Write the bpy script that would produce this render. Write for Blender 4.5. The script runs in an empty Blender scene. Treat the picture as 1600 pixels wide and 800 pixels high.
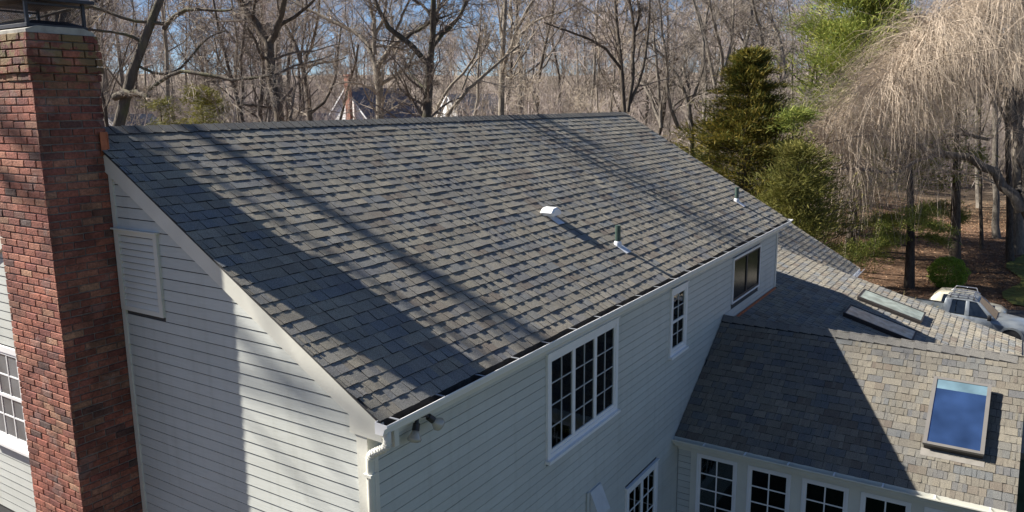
import bpy, math, random
import numpy as np
from mathutils import Matrix, Vector

# ------------------------------------------------------------------ camera, sky, sun, exposure
scene = bpy.context.scene
CAM = np.array([-4.52698, -4.23089, 2.52265])
ROT = np.array([[0.5397449643759077, -0.8417791188176352, -0.009126256267267648],
                [0.16026672983334928, 0.09210750903650367, 0.9827669011966241],
                [0.8264320593608252, 0.531906121323769, -0.184623750798562]])   # right, up, forward
FPX, PPY = 1231.8635, 395.94
cam = bpy.data.cameras.new('camera'); cam_o = bpy.data.objects.new('camera', cam)
scene.collection.objects.link(cam_o)
r_, u_, f_ = ROT
cam_o.matrix_world = Matrix(((r_[0], u_[0], -f_[0], CAM[0]), (r_[1], u_[1], -f_[1], CAM[1]), (r_[2], u_[2], -f_[2], CAM[2]), (0, 0, 0, 1)))
cam.sensor_width = 36; cam.sensor_fit = 'HORIZONTAL'; cam.lens = FPX / 1600 * 36
cam.shift_y = (PPY - 400) / 1600
cam.clip_start = 0.1; cam.clip_end = 3000
scene.camera = cam_o

SUN_DIR = Vector((0.35, -1.0, -0.87)).normalized()          # the way the light travels
SUN_EL = math.asin(-SUN_DIR.z); SUN_ROT = math.atan2(-SUN_DIR.x, -SUN_DIR.y)
world = bpy.data.worlds.new('World'); scene.world = world; world.use_nodes = True
wn = world.node_tree; bg = wn.nodes['Background']
sky = wn.nodes.new('ShaderNodeTexSky'); sky.sky_type = 'NISHITA'; sky.sun_disc = False
sky.sun_elevation = SUN_EL; sky.sun_rotation = SUN_ROT; sky.air_density = 0.65; sky.dust_density = 0.4; sky.ozone_density = 4.5
wn.links.new(sky.outputs[0], bg.inputs[0]); bg.inputs[1].default_value = 0.05
sl = bpy.data.lights.new('sun', 'SUN'); sl.energy = 5.0; sl.angle = math.radians(0.53); sl.color = (1.0, 0.95, 0.86)
so = bpy.data.objects.new('sun', sl); scene.collection.objects.link(so)
so.rotation_euler = SUN_DIR.to_track_quat('-Z', 'Y').to_euler(); so.location = (-10, 30, 30)
vs = scene.view_settings; vs.view_transform = 'Standard'; vs.look = 'None'; vs.exposure = 1.3; vs.gamma = 1.0; vs.use_curve_mapping = False

C = scene.collection
rng = np.random.default_rng(7); random.seed(7)
I4 = Matrix.Identity(4)

# ------------------------------------------------------------------ helpers
def project(P):
    d = (np.asarray(P, float) - CAM) @ ROT.T
    return 800 + FPX * d[..., 0] / d[..., 2], PPY - FPX * d[..., 1] / d[..., 2], d[..., 2]
def ray(px, py):
    return ROT.T @ np.array([(px - 800) / FPX, -(py - PPY) / FPX, 1.0])
def at(px, py, depth):
    return CAM + depth * ray(px, py)

def fast_mesh(name, V, F, k=4, tint=None, smooth=False):
    V = np.asarray(V, np.float32); F = np.asarray(F, np.int32).reshape(-1, k)
    me = bpy.data.meshes.new(name)
    me.vertices.add(len(V)); me.vertices.foreach_set('co', V.ravel())
    me.loops.add(F.size); me.loops.foreach_set('vertex_index', F.ravel())
    me.polygons.add(len(F)); me.polygons.foreach_set('loop_start', np.arange(0, F.size, k, dtype=np.int32))
    me.update(calc_edges=True)
    me.polygons.foreach_set('use_smooth', np.full(len(F), bool(smooth)))
    if tint is not None:
        a = me.attributes.new('tint', 'FLOAT', 'POINT'); a.data.foreach_set('value', np.asarray(tint, np.float32))
    return me

class MB:
    def __init__(s): s.v = []; s.f = []; s.t = []
    def add(s, V, F, M=None, t=0.0):
        b = len(s.v)
        for p in V:
            p = Vector(p)
            s.v.append(tuple(M @ p) if M is not None else tuple(p)); s.t.append(t)
        for f in F: s.f.append(tuple(b + i for i in f))
        return s
    def box(s, a, b, M=None, t=0.0):
        x0, y0, z0 = [min(p, q) for p, q in zip(a, b)]; x1, y1, z1 = [max(p, q) for p, q in zip(a, b)]
        V = [(x0,y0,z0),(x1,y0,z0),(x1,y1,z0),(x0,y1,z0),(x0,y0,z1),(x1,y0,z1),(x1,y1,z1),(x0,y1,z1)]
        return s.add(V, [(0,3,2,1),(4,5,6,7),(0,1,5,4),(1,2,6,5),(2,3,7,6),(3,0,4,7)], M, t)
    def prism(s, poly, a, b, fn, t=0.0):
        n = len(poly); V = [fn(p, a) for p in poly] + [fn(p, b) for p in poly]
        F = [tuple(range(n))[::-1], tuple(range(n, 2*n))] + [(i, (i+1) % n, n+(i+1) % n, n+i) for i in range(n)]
        return s.add(V, F, None, t)
    def tube(s, pts, radii, k=8, caps=True):
        P = np.asarray(pts, float)[None]; R = np.asarray(radii if np.ndim(radii) else [radii]*len(pts), float)[None]
        V, F = tubes(P, R, k); b = len(s.v)
        s.v += [tuple(p) for p in V]; s.t += [0.0]*len(V); s.f += [tuple(b + i for i in f) for f in F]
        if caps:
            n = len(pts); s.f.append(tuple(b + i for i in range(k))[::-1]); s.f.append(tuple(b + (n-1)*k + i for i in range(k)))
        return s
    def build(s, name, mat, parent=None, smooth=False, M=None):
        me = bpy.data.meshes.new(name); me.from_pydata(s.v, [], s.f); me.update()
        if any(s.t):
            a = me.attributes.new('tint', 'FLOAT', 'POINT'); a.data.foreach_set('value', s.t)
        return obj(name, me, mat, parent, M, smooth)

def obj(name, me, mat, parent=None, M=None, smooth=False):
    o = bpy.data.objects.new(name, me); C.objects.link(o)
    if mat is not None and not me.materials: me.materials.append(mat)
    if smooth: me.polygons.foreach_set('use_smooth', np.ones(len(me.polygons), bool))
    if parent is not None:
        o.parent = parent
        if parent.type == 'EMPTY': o.matrix_parent_inverse = INV[parent.name]
    if M is not None: o.matrix_basis = M
    return o
INV = {}
def thing(name, label, cat, loc, group=None):
    o = bpy.data.objects.new(name, None); C.objects.link(o); o.empty_display_size = 0.3
    o.location = loc; INV[o.name] = Matrix.Translation(Vector(loc)).inverted()
    return tag(o, label, cat, group)
def tag(o, label=None, cat=None, group=None, kind=None):
    if label: o['label'] = label
    if cat: o['category'] = cat
    if group: o['group'] = group
    if kind: o['kind'] = kind
    return o
def dup(root, loc, rz, sc, label=None, group=None):
    c = root.copy(); C.objects.link(c); c.location = loc; c.rotation_euler = (0, 0, rz); c.scale = (sc, sc, sc)
    if label: c['label'] = label
    if group: c['group'] = group
    for ch in [h for h in C.objects if h.parent == root]:
        d = ch.copy(); C.objects.link(d); d.parent = c
    return c

def frame(o, u, v):
    u = Vector(u).normalized(); v = Vector(v).normalized(); n = u.cross(v)
    return Matrix(((u.x, v.x, n.x, o[0]), (u.y, v.y, n.y, o[1]), (u.z, v.z, n.z, o[2]), (0, 0, 0, 1)))

def tubes(P, R, k=3, seed=0):
    """rings of k around every polyline of a batch P (B,n,3) with radii R (B,n)"""
    B, n, _ = P.shape
    T = np.gradient(P, axis=1); T /= np.linalg.norm(T, axis=2, keepdims=True) + 1e-9
    a = np.where(np.abs(T[:, :1, 2:3]) > 0.8, np.array([1.0, 0.1, 0.0]), np.array([0.1, 0.0, 1.0]))
    N1 = np.cross(T, np.broadcast_to(a, T.shape)); N1 /= np.linalg.norm(N1, axis=2, keepdims=True) + 1e-9
    N2 = np.cross(T, N1)
    th = np.arange(k) * 2 * math.pi / k
    V = P[:, :, None, :] + R[:, :, None, None] * (np.cos(th)[:, None] * N1[:, :, None, :] + np.sin(th)[:, None] * N2[:, :, None, :])
    i = np.arange(n - 1)[:, None] * k; j = np.arange(k)[None]; j2 = (j + 1) % k
    F = np.stack([i + j, i + j2, i + k + j2, i + k + j], -1).reshape(-1, 4)
    F = (F[None] + (np.arange(B) * n * k)[:, None, None]).reshape(-1, 4)
    return V.reshape(-1, 3), F
def merge(parts):
    Vs, Fs, b = [], [], 0
    for V, F in parts:
        Vs.append(V); Fs.append(F + b); b += len(V)
    return np.concatenate(Vs), np.concatenate(Fs)

# ------------------------------------------------------------------ materials
def nodes(name):
    m = bpy.data.materials.new(name); m.use_nodes = True; nt = m.node_tree
    return m, nt, nt.nodes['Principled BSDF']
def ramp(nt, fac, stops, interp='LINEAR'):
    r = nt.nodes.new('ShaderNodeValToRGB'); r.color_ramp.interpolation = interp; e = r.color_ramp.elements
    while len(e) < len(stops): e.new(0.5)
    for i, (p, c) in enumerate(stops): e[i].position = p; e[i].color = (*c, 1)
    nt.links.new(fac, r.inputs[0]); return r.outputs[0]
def noise(nt, scale, detail=2, vec=None, rough=0.5):
    n = nt.nodes.new('ShaderNodeTexNoise'); n.inputs['Scale'].default_value = scale; n.inputs['Detail'].default_value = detail; n.inputs['Roughness'].default_value = rough
    if vec is None: vec = position(nt)
    nt.links.new(vec, n.inputs['Vector']); return n.outputs['Fac']
def position(nt):
    for n in nt.nodes:
        if n.bl_idname == 'ShaderNodeNewGeometry': return n.outputs['Position']
    return nt.nodes.new('ShaderNodeNewGeometry').outputs['Position']
def scaled(nt, vec, s):
    m = nt.nodes.new('ShaderNodeVectorMath'); m.operation = 'MULTIPLY'; m.inputs[1].default_value = s
    nt.links.new(vec, m.inputs[0]); return m.outputs[0]
def mix(nt, a, b, fac, mode='MULTIPLY'):
    m = nt.nodes.new('ShaderNodeMix'); m.data_type = 'RGBA'; m.blend_type = mode
    for s, x in ((m.inputs[6], a), (m.inputs[7], b), (m.inputs[0], fac)):
        if isinstance(x, (int, float)): s.default_value = x
        elif isinstance(x, tuple): s.default_value = (*x, 1)
        else: nt.links.new(x, s)
    return m.outputs[2]
def math_(nt, op, a, b=None):
    m = nt.nodes.new('ShaderNodeMath'); m.operation = op
    for s, x in ((m.inputs[0], a), (m.inputs[1], b)):
        if x is None: continue
        if isinstance(x, (int, float)): s.default_value = x
        else: nt.links.new(x, s)
    return m.outputs[0]
def bump(nt, b, h, strength, dist):
    n = nt.nodes.new('ShaderNodeBump'); n.inputs['Strength'].default_value = strength; n.inputs['Distance'].default_value = dist
    nt.links.new(h, n.inputs['Height']); nt.links.new(n.outputs[0], b.inputs['Normal'])
def individual(nt):
    """0..1, one value per piece: object random plus the piece's own tint attribute"""
    oi = nt.nodes.new('ShaderNodeObjectInfo'); at_ = nt.nodes.new('ShaderNodeAttribute'); at_.attribute_name = 'tint'
    return math_(nt, 'FRACT', math_(nt, 'ADD', oi.outputs['Random'], at_.outputs['Fac']))

def plain(name, col, rough=0.6, var=0.12, scale=6.0, bmp=0.0, bscale=60, metallic=0.0, spec=0.5, coat=0.0):
    m, nt, b = nodes(name)
    lo = tuple(c * (1 - var) for c in col); hi = tuple(min(1, c * (1 + var)) for c in col)
    c = ramp(nt, noise(nt, scale, 4), [(0.3, lo), (0.7, hi)])
    nt.links.new(c, b.inputs['Base Color']); b.inputs['Roughness'].default_value = rough
    b.inputs['Metallic'].default_value = metallic; b.inputs['Specular IOR Level'].default_value = spec
    if coat: b.inputs['Coat Weight'].default_value = coat; b.inputs['Coat Roughness'].default_value = 0.05
    if bmp: bump(nt, b, noise(nt, bscale, 3), bmp, 0.01)
    return m

def shingle_mat(name, stops, rough=0.9):
    m, nt, b = nodes(name)
    c = ramp(nt, individual(nt), stops, 'LINEAR')
    c = mix(nt, c, ramp(nt, noise(nt, 160, 2), [(0.32, (0.55, 0.55, 0.55)), (0.68, (1.5, 1.48, 1.44))]), 1.0)
    c = mix(nt, c, ramp(nt, noise(nt, 1.3, 3), [(0.3, (0.86, 0.87, 0.9)), (0.7, (1.1, 1.09, 1.06))]), 1.0)
    nt.links.new(c, b.inputs['Base Color']); b.inputs['Roughness'].default_value = rough
    b.inputs['Specular IOR Level'].default_value = 0.25
    b.inputs['Diffuse Roughness'].default_value = 0.8
    bump(nt, b, noise(nt, 110, 3, rough=0.7), 1.0, 0.02)
    return m
SH_STOPS = [(0.0, (0.314, 0.286, 0.240)), (0.14, (0.403, 0.367, 0.301)), (0.27, (0.230, 0.232, 0.240)), (0.40, (0.347, 0.319, 0.260)),
            (0.52, (0.252, 0.211, 0.178)), (0.60, (0.398, 0.362, 0.296)), (0.74, (0.241, 0.254, 0.265)), (0.88, (0.325, 0.297, 0.245)), (1.0, (0.314, 0.286, 0.240))]
M_SHINGLE = shingle_mat('asphalt_shingle', SH_STOPS)
M_SHINGLE_DARK = shingle_mat('darker_wing_shingle', [(p, tuple(c * 0.64 for c in col)) for p, col in SH_STOPS])  # evenly darkened copy of the main shingle tones for the wing
M_CAP = shingle_mat('ridge_shingle', [(0, (0.19, 0.185, 0.18)), (0.5, (0.24, 0.23, 0.21)), (1, (0.17, 0.165, 0.16))])
M_EDGE = plain('asphalt_cut_edge', (0.018, 0.018, 0.02), 0.9, 0.3, 40)
M_DECK = plain('roof_felt', (0.05, 0.05, 0.052), 0.95)
def siding_mat():
    m, nt, b = nodes('painted_clapboard')
    p = position(nt)
    streak = noise(nt, 1.0, 4, scaled(nt, p, (6.0, 6.0, 60.0)))
    c = ramp(nt, streak, [(0.25, (0.50, 0.515, 0.485)), (0.75, (0.555, 0.57, 0.54))])
    c = mix(nt, c, ramp(nt, noise(nt, 0.9, 3), [(0.3, (0.93, 0.93, 0.92)), (0.7, (1.04, 1.04, 1.04))]), 1.0)
    drip = noise(nt, 1.0, 3, scaled(nt, p, (7.0, 7.0, 0.5)))
    c = mix(nt, c, ramp(nt, drip, [(0.55, (1, 1, 1)), (0.8, (0.88, 0.88, 0.86))]), 1.0)
    oi = nt.nodes.new('ShaderNodeObjectInfo')
    c = mix(nt, c, ramp(nt, oi.outputs['Random'], [(0, (0.95, 0.95, 0.95)), (1, (1.03, 1.03, 1.03))]), 1.0)
    nt.links.new(c, b.inputs['Base Color']); b.inputs['Roughness'].default_value = 0.6; b.inputs['Specular IOR Level'].default_value = 0.3
    bump(nt, b, noise(nt, 1.0, 3, scaled(nt, p, (8, 8, 160))), 0.25, 0.004)
    return m
M_SIDING = siding_mat()
M_TRIM = plain('painted_trim', (0.64, 0.63, 0.56), 0.5, 0.06, 3.0, 0.1, 40)
M_WHITE = plain('white_vinyl', (0.80, 0.80, 0.80), 0.4, 0.04, 4.0)
M_SHADOWGAP = plain('shadow_gap_sheathing', (0.06, 0.06, 0.06), 0.95)  # sheathing coloured near black so the board slots read as lap shadow
def glass_mat(name, col, rough=0.04, metallic=0.0, spec=0.8):
    m, nt, b = nodes(name)
    c = ramp(nt, noise(nt, 2.2, 2), [(0.3, tuple(x * 0.5 for x in col)), (0.7, col)])
    nt.links.new(c, b.inputs['Base Color']); b.inputs['Roughness'].default_value = rough
    b.inputs['Metallic'].default_value = metallic; b.inputs['Specular IOR Level'].default_value = spec
    bump(nt, b, noise(nt, 1.7, 1), 0.05, 0.02)
    return m
def clear_glass():
    m, nt, b = nodes('window_glass'); nt.nodes.remove(b)
    tr = nt.nodes.new('ShaderNodeBsdfTransparent'); tr.inputs[0].default_value = (0.62, 0.68, 0.66, 1); gl = nt.nodes.new('ShaderNodeBsdfGlossy'); gl.inputs['Roughness'].default_value = 0.03
    fr = nt.nodes.new('ShaderNodeFresnel'); fr.inputs[0].default_value = 1.52; bp = nt.nodes.new('ShaderNodeBump'); bp.inputs['Strength'].default_value = 0.06; bp.inputs['Distance'].default_value = 0.03
    nt.links.new(noise(nt, 1.6, 1), bp.inputs['Height']); nt.links.new(bp.outputs[0], gl.inputs['Normal'])
    ms = nt.nodes.new('ShaderNodeMixShader'); nt.links.new(math_(nt, 'MULTIPLY', fr.outputs[0], 1.5), ms.inputs[0]); nt.links.new(tr.outputs[0], ms.inputs[1]); nt.links.new(gl.outputs[0], ms.inputs[2]); nt.links.new(ms.outputs[0], nt.nodes['Material Output'].inputs[0])
    return m
M_GLASS = clear_glass()
M_DARKROOM = plain('dim_room', (0.022, 0.024, 0.027), 0.9, 0.5, 1.5)
M_CURTAIN = plain('linen_curtain', (0.34, 0.35, 0.31), 0.9, 0.3, 4.0)
M_MUNTIN = plain('grey_white_grille', (0.50, 0.51, 0.52), 0.5, 0.05, 4.0)
M_SKYGLASS = glass_mat('sky_tinted_skylight_glass', (0.16, 0.30, 0.62), 0.05, 0.85)  # blue of the reflected sky is put into the tint of this mirror-like pane
M_PALEPANE = plain('pale_reflection_pane', (0.30, 0.35, 0.32), 0.22, 0.35, 5.0, spec=0.8)  # pale sky and tree reflection painted into the pane colour
M_BRICK = None
def brick_mat():
    m, nt, b = nodes('red_brick')
    c = ramp(nt, individual(nt), [(0, (0.26, 0.085, 0.06)), (0.16, (0.32, 0.12, 0.08)), (0.3, (0.19, 0.06, 0.05)), (0.44, (0.34, 0.15, 0.10)), (0.56, (0.24, 0.085, 0.065)), (0.66, (0.36, 0.20, 0.13)), (0.74, (0.21, 0.07, 0.055)), (0.82, (0.085, 0.055, 0.05)), (0.9, (0.29, 0.105, 0.07)), (1, (0.26, 0.085, 0.06))])
    c = mix(nt, c, ramp(nt, noise(nt, 45, 4, rough=0.75), [(0.3, (0.45, 0.43, 0.42)), (0.7, (1.4, 1.38, 1.35))]), 1.0)
    c = mix(nt, c, ramp(nt, noise(nt, 4, 4), [(0.35, (0.55, 0.53, 0.52)), (0.65, (1.2, 1.2, 1.17))]), 1.0)
    # lichen and soot near the top courses
    sep = nt.nodes.new('ShaderNodeSeparateXYZ'); nt.links.new(position(nt), sep.inputs[0])
    hi = nt.nodes.new('ShaderNodeMapRange'); hi.inputs[1].default_value = 2.55; hi.inputs[2].default_value = 3.1; nt.links.new(sep.outputs[2], hi.inputs[0])
    fac = math_(nt, 'MULTIPLY', hi.outputs[0], math_(nt, 'GREATER_THAN', noise(nt, 7, 4), 0.5))
    c = mix(nt, c, (0.20, 0.17, 0.07), math_(nt, 'MULTIPLY', fac, 0.6), 'MIX')
    bloom = math_(nt, 'MULTIPLY', math_(nt, 'GREATER_THAN', noise(nt, 3.1, 4), 0.62), 0.3)
    c = mix(nt, c, (0.36, 0.32, 0.30), math_(nt, 'MULTIPLY', bloom, noise(nt, 30, 3)), 'MIX')
    nt.links.new(c, b.inputs['Base Color']); b.inputs['Roughness'].default_value = 0.9
    bump(nt, b, noise(nt, 60, 4), 0.9, 0.008)
    return m
M_BRICK = brick_mat()
M_MORTAR = plain('mortar', (0.20, 0.18, 0.16), 0.95, 0.25, 30, 0.5, 120)
M_CROWN = plain('cement_crown', (0.36, 0.34, 0.30), 0.9, 0.25, 10, 0.3, 60)
M_COPPER = plain('copper_flashing', (0.36, 0.12, 0.055), 0.5, 0.3, 12, metallic=0.5)
M_BLACKMETAL = plain('black_steel', (0.022, 0.022, 0.028), 0.5, 0.3, 20)
M_HANGER = plain('galvanised_strap', (0.30, 0.31, 0.33), 0.5, 0.2, 10, metallic=0.4)
M_GREENPIPE = plain('green_pipe', (0.045, 0.075, 0.062), 0.5, 0.25, 15)
M_LEAD = plain('pale_flashing', (0.62, 0.64, 0.68), 0.5, 0.1, 12)
M_GUTTERIN = plain('dark_gutter_lining', (0.05, 0.045, 0.04), 0.95, 0.4, 9, 0.5, 40)
M_LAMPGLASS = plain('lamp_glass', (0.42, 0.40, 0.36), 0.12, 0.1, 5, spec=0.8)
M_CURB = plain('skylight_curb', (0.035, 0.03, 0.028), 0.6)
M_APRON = plain('apron_metal', (0.20, 0.185, 0.165), 0.6, 0.15, 8)
M_CLAD = plain('bronze_grey_cladding', (0.15, 0.14, 0.13), 0.4, 0.08, 5)

def bark_mat(name, lo, hi, moss=0.0):
    m, nt, b = nodes(name)
    p = position(nt)
    c = ramp(nt, noise(nt, 1.0, 5, scaled(nt, p, (9, 9, 2.5)), 0.65), [(0.3, lo), (0.7, hi)])
    if moss: c = mix(nt, c, (0.12, 0.125, 0.06), math_(nt, 'MULTIPLY', ramp(nt, noise(nt, 2.6, 5), [(0.48, (0, 0, 0)), (0.66, (1, 1, 1))]), moss), 'MIX')
    oi = nt.nodes.new('ShaderNodeObjectInfo')
    c = mix(nt, c, ramp(nt, oi.outputs['Random'], [(0, (0.75, 0.75, 0.77)), (1, (1.2, 1.17, 1.12))]), 1.0)
    nt.links.new(c, b.inputs['Base Color']); b.inputs['Roughness'].default_value = 0.95; b.inputs['Specular IOR Level'].default_value = 0.2
    bump(nt, b, noise(nt, 1.0, 4, scaled(nt, p, (25, 25, 6))), 0.8, 0.03)
    return m
M_BARK = bark_mat('grey_bark', (0.120, 0.105, 0.088), (0.300, 0.266, 0.221))
M_BARKDARK = bark_mat('dark_bark', (0.045, 0.038, 0.033), (0.15, 0.125, 0.10))
M_BARKMOSS = bark_mat('mossy_bark', (0.06, 0.05, 0.042), (0.17, 0.145, 0.115), 0.7)
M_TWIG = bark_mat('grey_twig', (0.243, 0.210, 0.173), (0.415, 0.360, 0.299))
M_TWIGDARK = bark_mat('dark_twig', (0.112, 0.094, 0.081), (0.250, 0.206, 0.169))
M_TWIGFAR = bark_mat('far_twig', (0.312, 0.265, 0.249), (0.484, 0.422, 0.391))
M_WEEP = bark_mat('weeping_twig', (0.369, 0.303, 0.237), (0.556, 0.465, 0.372))

def leaf_mat(name, stops, trans=0.25):
    m, nt, b = nodes(name)
    g = nt.nodes.new('ShaderNodeNewGeometry')
    f = math_(nt, 'ADD', math_(nt, 'MULTIPLY', g.outputs['Random Per Island'], 0.6), math_(nt, 'MULTIPLY', noise(nt, 0.9, 3), 0.5))
    c = ramp(nt, f, stops)
    nt.links.new(c, b.inputs['Base Color']); b.inputs['Roughness'].default_value = 0.7; b.inputs['Specular IOR Level'].default_value = 0.25
    tr = nt.nodes.new('ShaderNodeBsdfTranslucent'); nt.links.new(c, tr.inputs[0])
    ms = nt.nodes.new('ShaderNodeMixShader'); ms.inputs[0].default_value = trans
    nt.links.new(b.outputs[0], ms.inputs[1]); nt.links.new(tr.outputs[0], ms.inputs[2])
    nt.links.new(ms.outputs[0], nt.nodes['Material Output'].inputs[0])
    return m
M_CEDAR = leaf_mat('cedar_foliage', [(0.15, (0.040, 0.058, 0.014)), (0.5, (0.113, 0.115, 0.023)), (0.9, (0.297, 0.217, 0.041))])
M_PINE = leaf_mat('pine_needles', [(0.15, (0.095, 0.139, 0.031)), (0.5, (0.203, 0.250, 0.054)), (0.9, (0.378, 0.372, 0.097))])
M_BOX = leaf_mat('boxwood_leaves', [(0.15, (0.108, 0.194, 0.029)), (0.5, (0.216, 0.341, 0.043)), (0.9, (0.378, 0.503, 0.086))])
M_OLIVE = leaf_mat('olive_foliage', [(0.15, (0.072, 0.081, 0.017)), (0.5, (0.144, 0.142, 0.028)), (0.9, (0.248, 0.218, 0.057))])
M_DRY = leaf_mat('dry_grass', [(0.15, (0.30, 0.23, 0.10)), (0.9, (0.52, 0.43, 0.22))])
M_LITTER = leaf_mat('fallen_leaves', [(0.15, (0.138, 0.072, 0.042)), (0.5, (0.275, 0.150, 0.084)), (0.9, (0.475, 0.300, 0.180))], 0.1)

def ground_mat():
    m, nt, b = nodes('leaf_covered_ground')
    c = ramp(nt, noise(nt, 2.2, 6, rough=0.7), [(0.25, (0.075, 0.044, 0.028)), (0.5, (0.16, 0.098, 0.064)), (0.75, (0.30, 0.20, 0.135))])
    c = mix(nt, c, ramp(nt, noise(nt, 0.06, 3), [(0.42, (1, 1, 1)), (0.62, (0.75, 0.8, 0.7))]), 1.0)
    ln_ = nt.nodes.new('ShaderNodeVectorMath'); ln_.operation = 'LENGTH'; nt.links.new(position(nt), ln_.inputs[0])
    mr = nt.nodes.new('ShaderNodeMapRange'); mr.inputs[1].default_value = 75; mr.inputs[2].default_value = 130; nt.links.new(ln_.outputs['Value'], mr.inputs[0])
    c = mix(nt, c, ramp(nt, noise(nt, 0.5, 6, rough=0.75), [(0.3, (0.14, 0.112, 0.09)), (0.7, (0.27, 0.225, 0.185))]), mr.outputs[0], 'MIX')   # dry brush and grass under the far wood
    nt.links.new(c, b.inputs['Base Color']); b.inputs['Roughness'].default_value = 1.0; b.inputs['Specular IOR Level'].default_value = 0.1
    bump(nt, b, noise(nt, 5, 5, rough=0.7), 1.0, 0.15)
    return m
M_GROUND = ground_mat()
M_LAWN = plain('spring_lawn', (0.14, 0.15, 0.045), 1.0, 0.35, 2.5, 0.6, 12, spec=0.1)
M_DARKYARD = plain('added_dark_grass', (0.05, 0.062, 0.03), 1.0, 0.3, 2.5, 0.6, 12, spec=0.1)  # unseen ground, kept dark to cut bounce light on the walls
M_DRIVE = plain('asphalt_drive', (0.055, 0.055, 0.058), 0.9, 0.25, 6, 0.3, 60)

# ------------------------------------------------------------------ the ground
GZ = -6.2
def ground_z(x, y):
    d = math.hypot(x - 8, y - 3)
    t = min(max((d - 55) / 260, 0), 1); t = t * t * (3 - 2 * t)
    s1 = min(max((x - 17) / 16, 0), 1); s1 = s1 * s1 * (3 - 2 * s1); s2 = min(max((16 - y) / 15, 0), 1); s2 = s2 * s2 * (3 - 2 * s2)
    return GZ - 2.1 * s1 * s2 + 21 * t + 0.25 * math.sin(x * 0.11) * math.cos(y * 0.09) * min(1, max(0, (d - 28) / 20))
def build_ground():
    gx = np.concatenate([np.linspace(-60, 120, 73), [160, 220, 300, 420, 600, 900]]); gx = np.concatenate([[-500, -250, -120], gx])
    gy = np.concatenate([[-500, -250, -120], np.linspace(-80, 140, 85), [180, 240, 320, 420, 600, 900]])
    V = [(x, y, ground_z(x, y)) for y in gy for x in gx]; n = len(gx)
    F = [(j*n+i, j*n+i+1, (j+1)*n+i+1, (j+1)*n+i) for j in range(len(gy)-1) for i in range(n-1)]
    g = obj('ground', fast_mesh('ground', V, F), M_GROUND, smooth=True); tag(g, kind='structure')
    tag(g, 'brown leaf-covered woodland ground around the house', 'ground')
    def sheet(name, poly, mat, label, cat, lift):
        xs = np.linspace(min(p[0] for p in poly), max(p[0] for p in poly), 15); ys = np.linspace(min(p[1] for p in poly), max(p[1] for p in poly), 15)
        V = [(x + 0.5 * math.sin(y), y + 0.5 * math.sin(x * 0.7), ground_z(x + 0.5 * math.sin(y), y + 0.5 * math.sin(x * 0.7)) + lift) for y in ys for x in xs]
        o = obj(name, fast_mesh(name, V, [(j*15+i, j*15+i+1, (j+1)*15+i+1, (j+1)*15+i) for j in range(14) for i in range(14)]), mat, smooth=True); tag(o, label, cat, kind='structure')
    sheet('added_dark_yard', [(-60, -70), (24, -0.6)], M_DARKYARD, 'unseen dark grass added round the house to cut ground bounce', 'lawn', 0.05)
    sheet('driveway', [(31, -30), (43.5, 1.6)], M_DRIVE, 'dark asphalt driveway under the silver pickup', 'driveway', 0.06)
    sheet('lawn', [(44.6, -22), (66, -4.5)], M_LAWN, 'sunlit yellow-green lawn strip beyond the pickup', 'lawn', 0.07)
build_ground()

# ------------------------------------------------------------------ roofs and shingles
EXPO = 0.143
NV = 14
def shingle_variant(i, r):
    """a laminated shingle, 1 wide x exposure+lap, butt stepped into tabs of unlike thickness"""
    mb = MB(); n = r.integers(2, 5); cuts = np.sort(np.concatenate([[0, 1], (np.arange(1, n) + r.uniform(-0.28, 0.28, n - 1)) / n]))
    thin = bool(r.integers(0, 2)); wav = r.uniform(-0.004, 0.004)
    for a, b in zip(cuts[:-1], cuts[1:]):
        t = r.uniform(0.005, 0.007) if thin else r.uniform(0.011, 0.0155)
        thin = not thin
        y0 = wav + r.uniform(-0.002, 0.002); sk = r.uniform(-0.03, 0.03)
        V = [(a, y0, -0.003), (b, y0, -0.003), (b, y0, t), (a, y0, t), (a + sk*(a > 0), EXPO + 0.02, -0.003), (b + sk*(b < 1), EXPO + 0.02, -0.003), (b + sk*(b < 1), EXPO + 0.02, 0.0012), (a + sk*(a > 0), EXPO + 0.02, 0.0012)]
        mb.add(V, [(0,1,2,3), (3,2,6,7), (1,5,6,2), (0,3,7,4), (4,7,6,5)], None, r.uniform(0, 0.07))
    return mb
VR = np.random.default_rng(3)
VARS = [shingle_variant(i, VR) for i in range(NV)]
VMESH = []; EDGE_SLOT = (1, 0, 1, 1, 1)
for v in VARS:
    me = bpy.data.meshes.new('shingle'); me.from_pydata(v.v, [], v.f); me.update()
    a = me.attributes.new('tint', 'FLOAT', 'POINT'); a.data.foreach_set('value', v.t); me.materials.append(M_SHINGLE); me.materials.append(M_EDGE)
    me.polygons.foreach_set('material_index', [EDGE_SLOT[i % 5] for i in range(len(v.f))]); VMESH.append(me)

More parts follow.
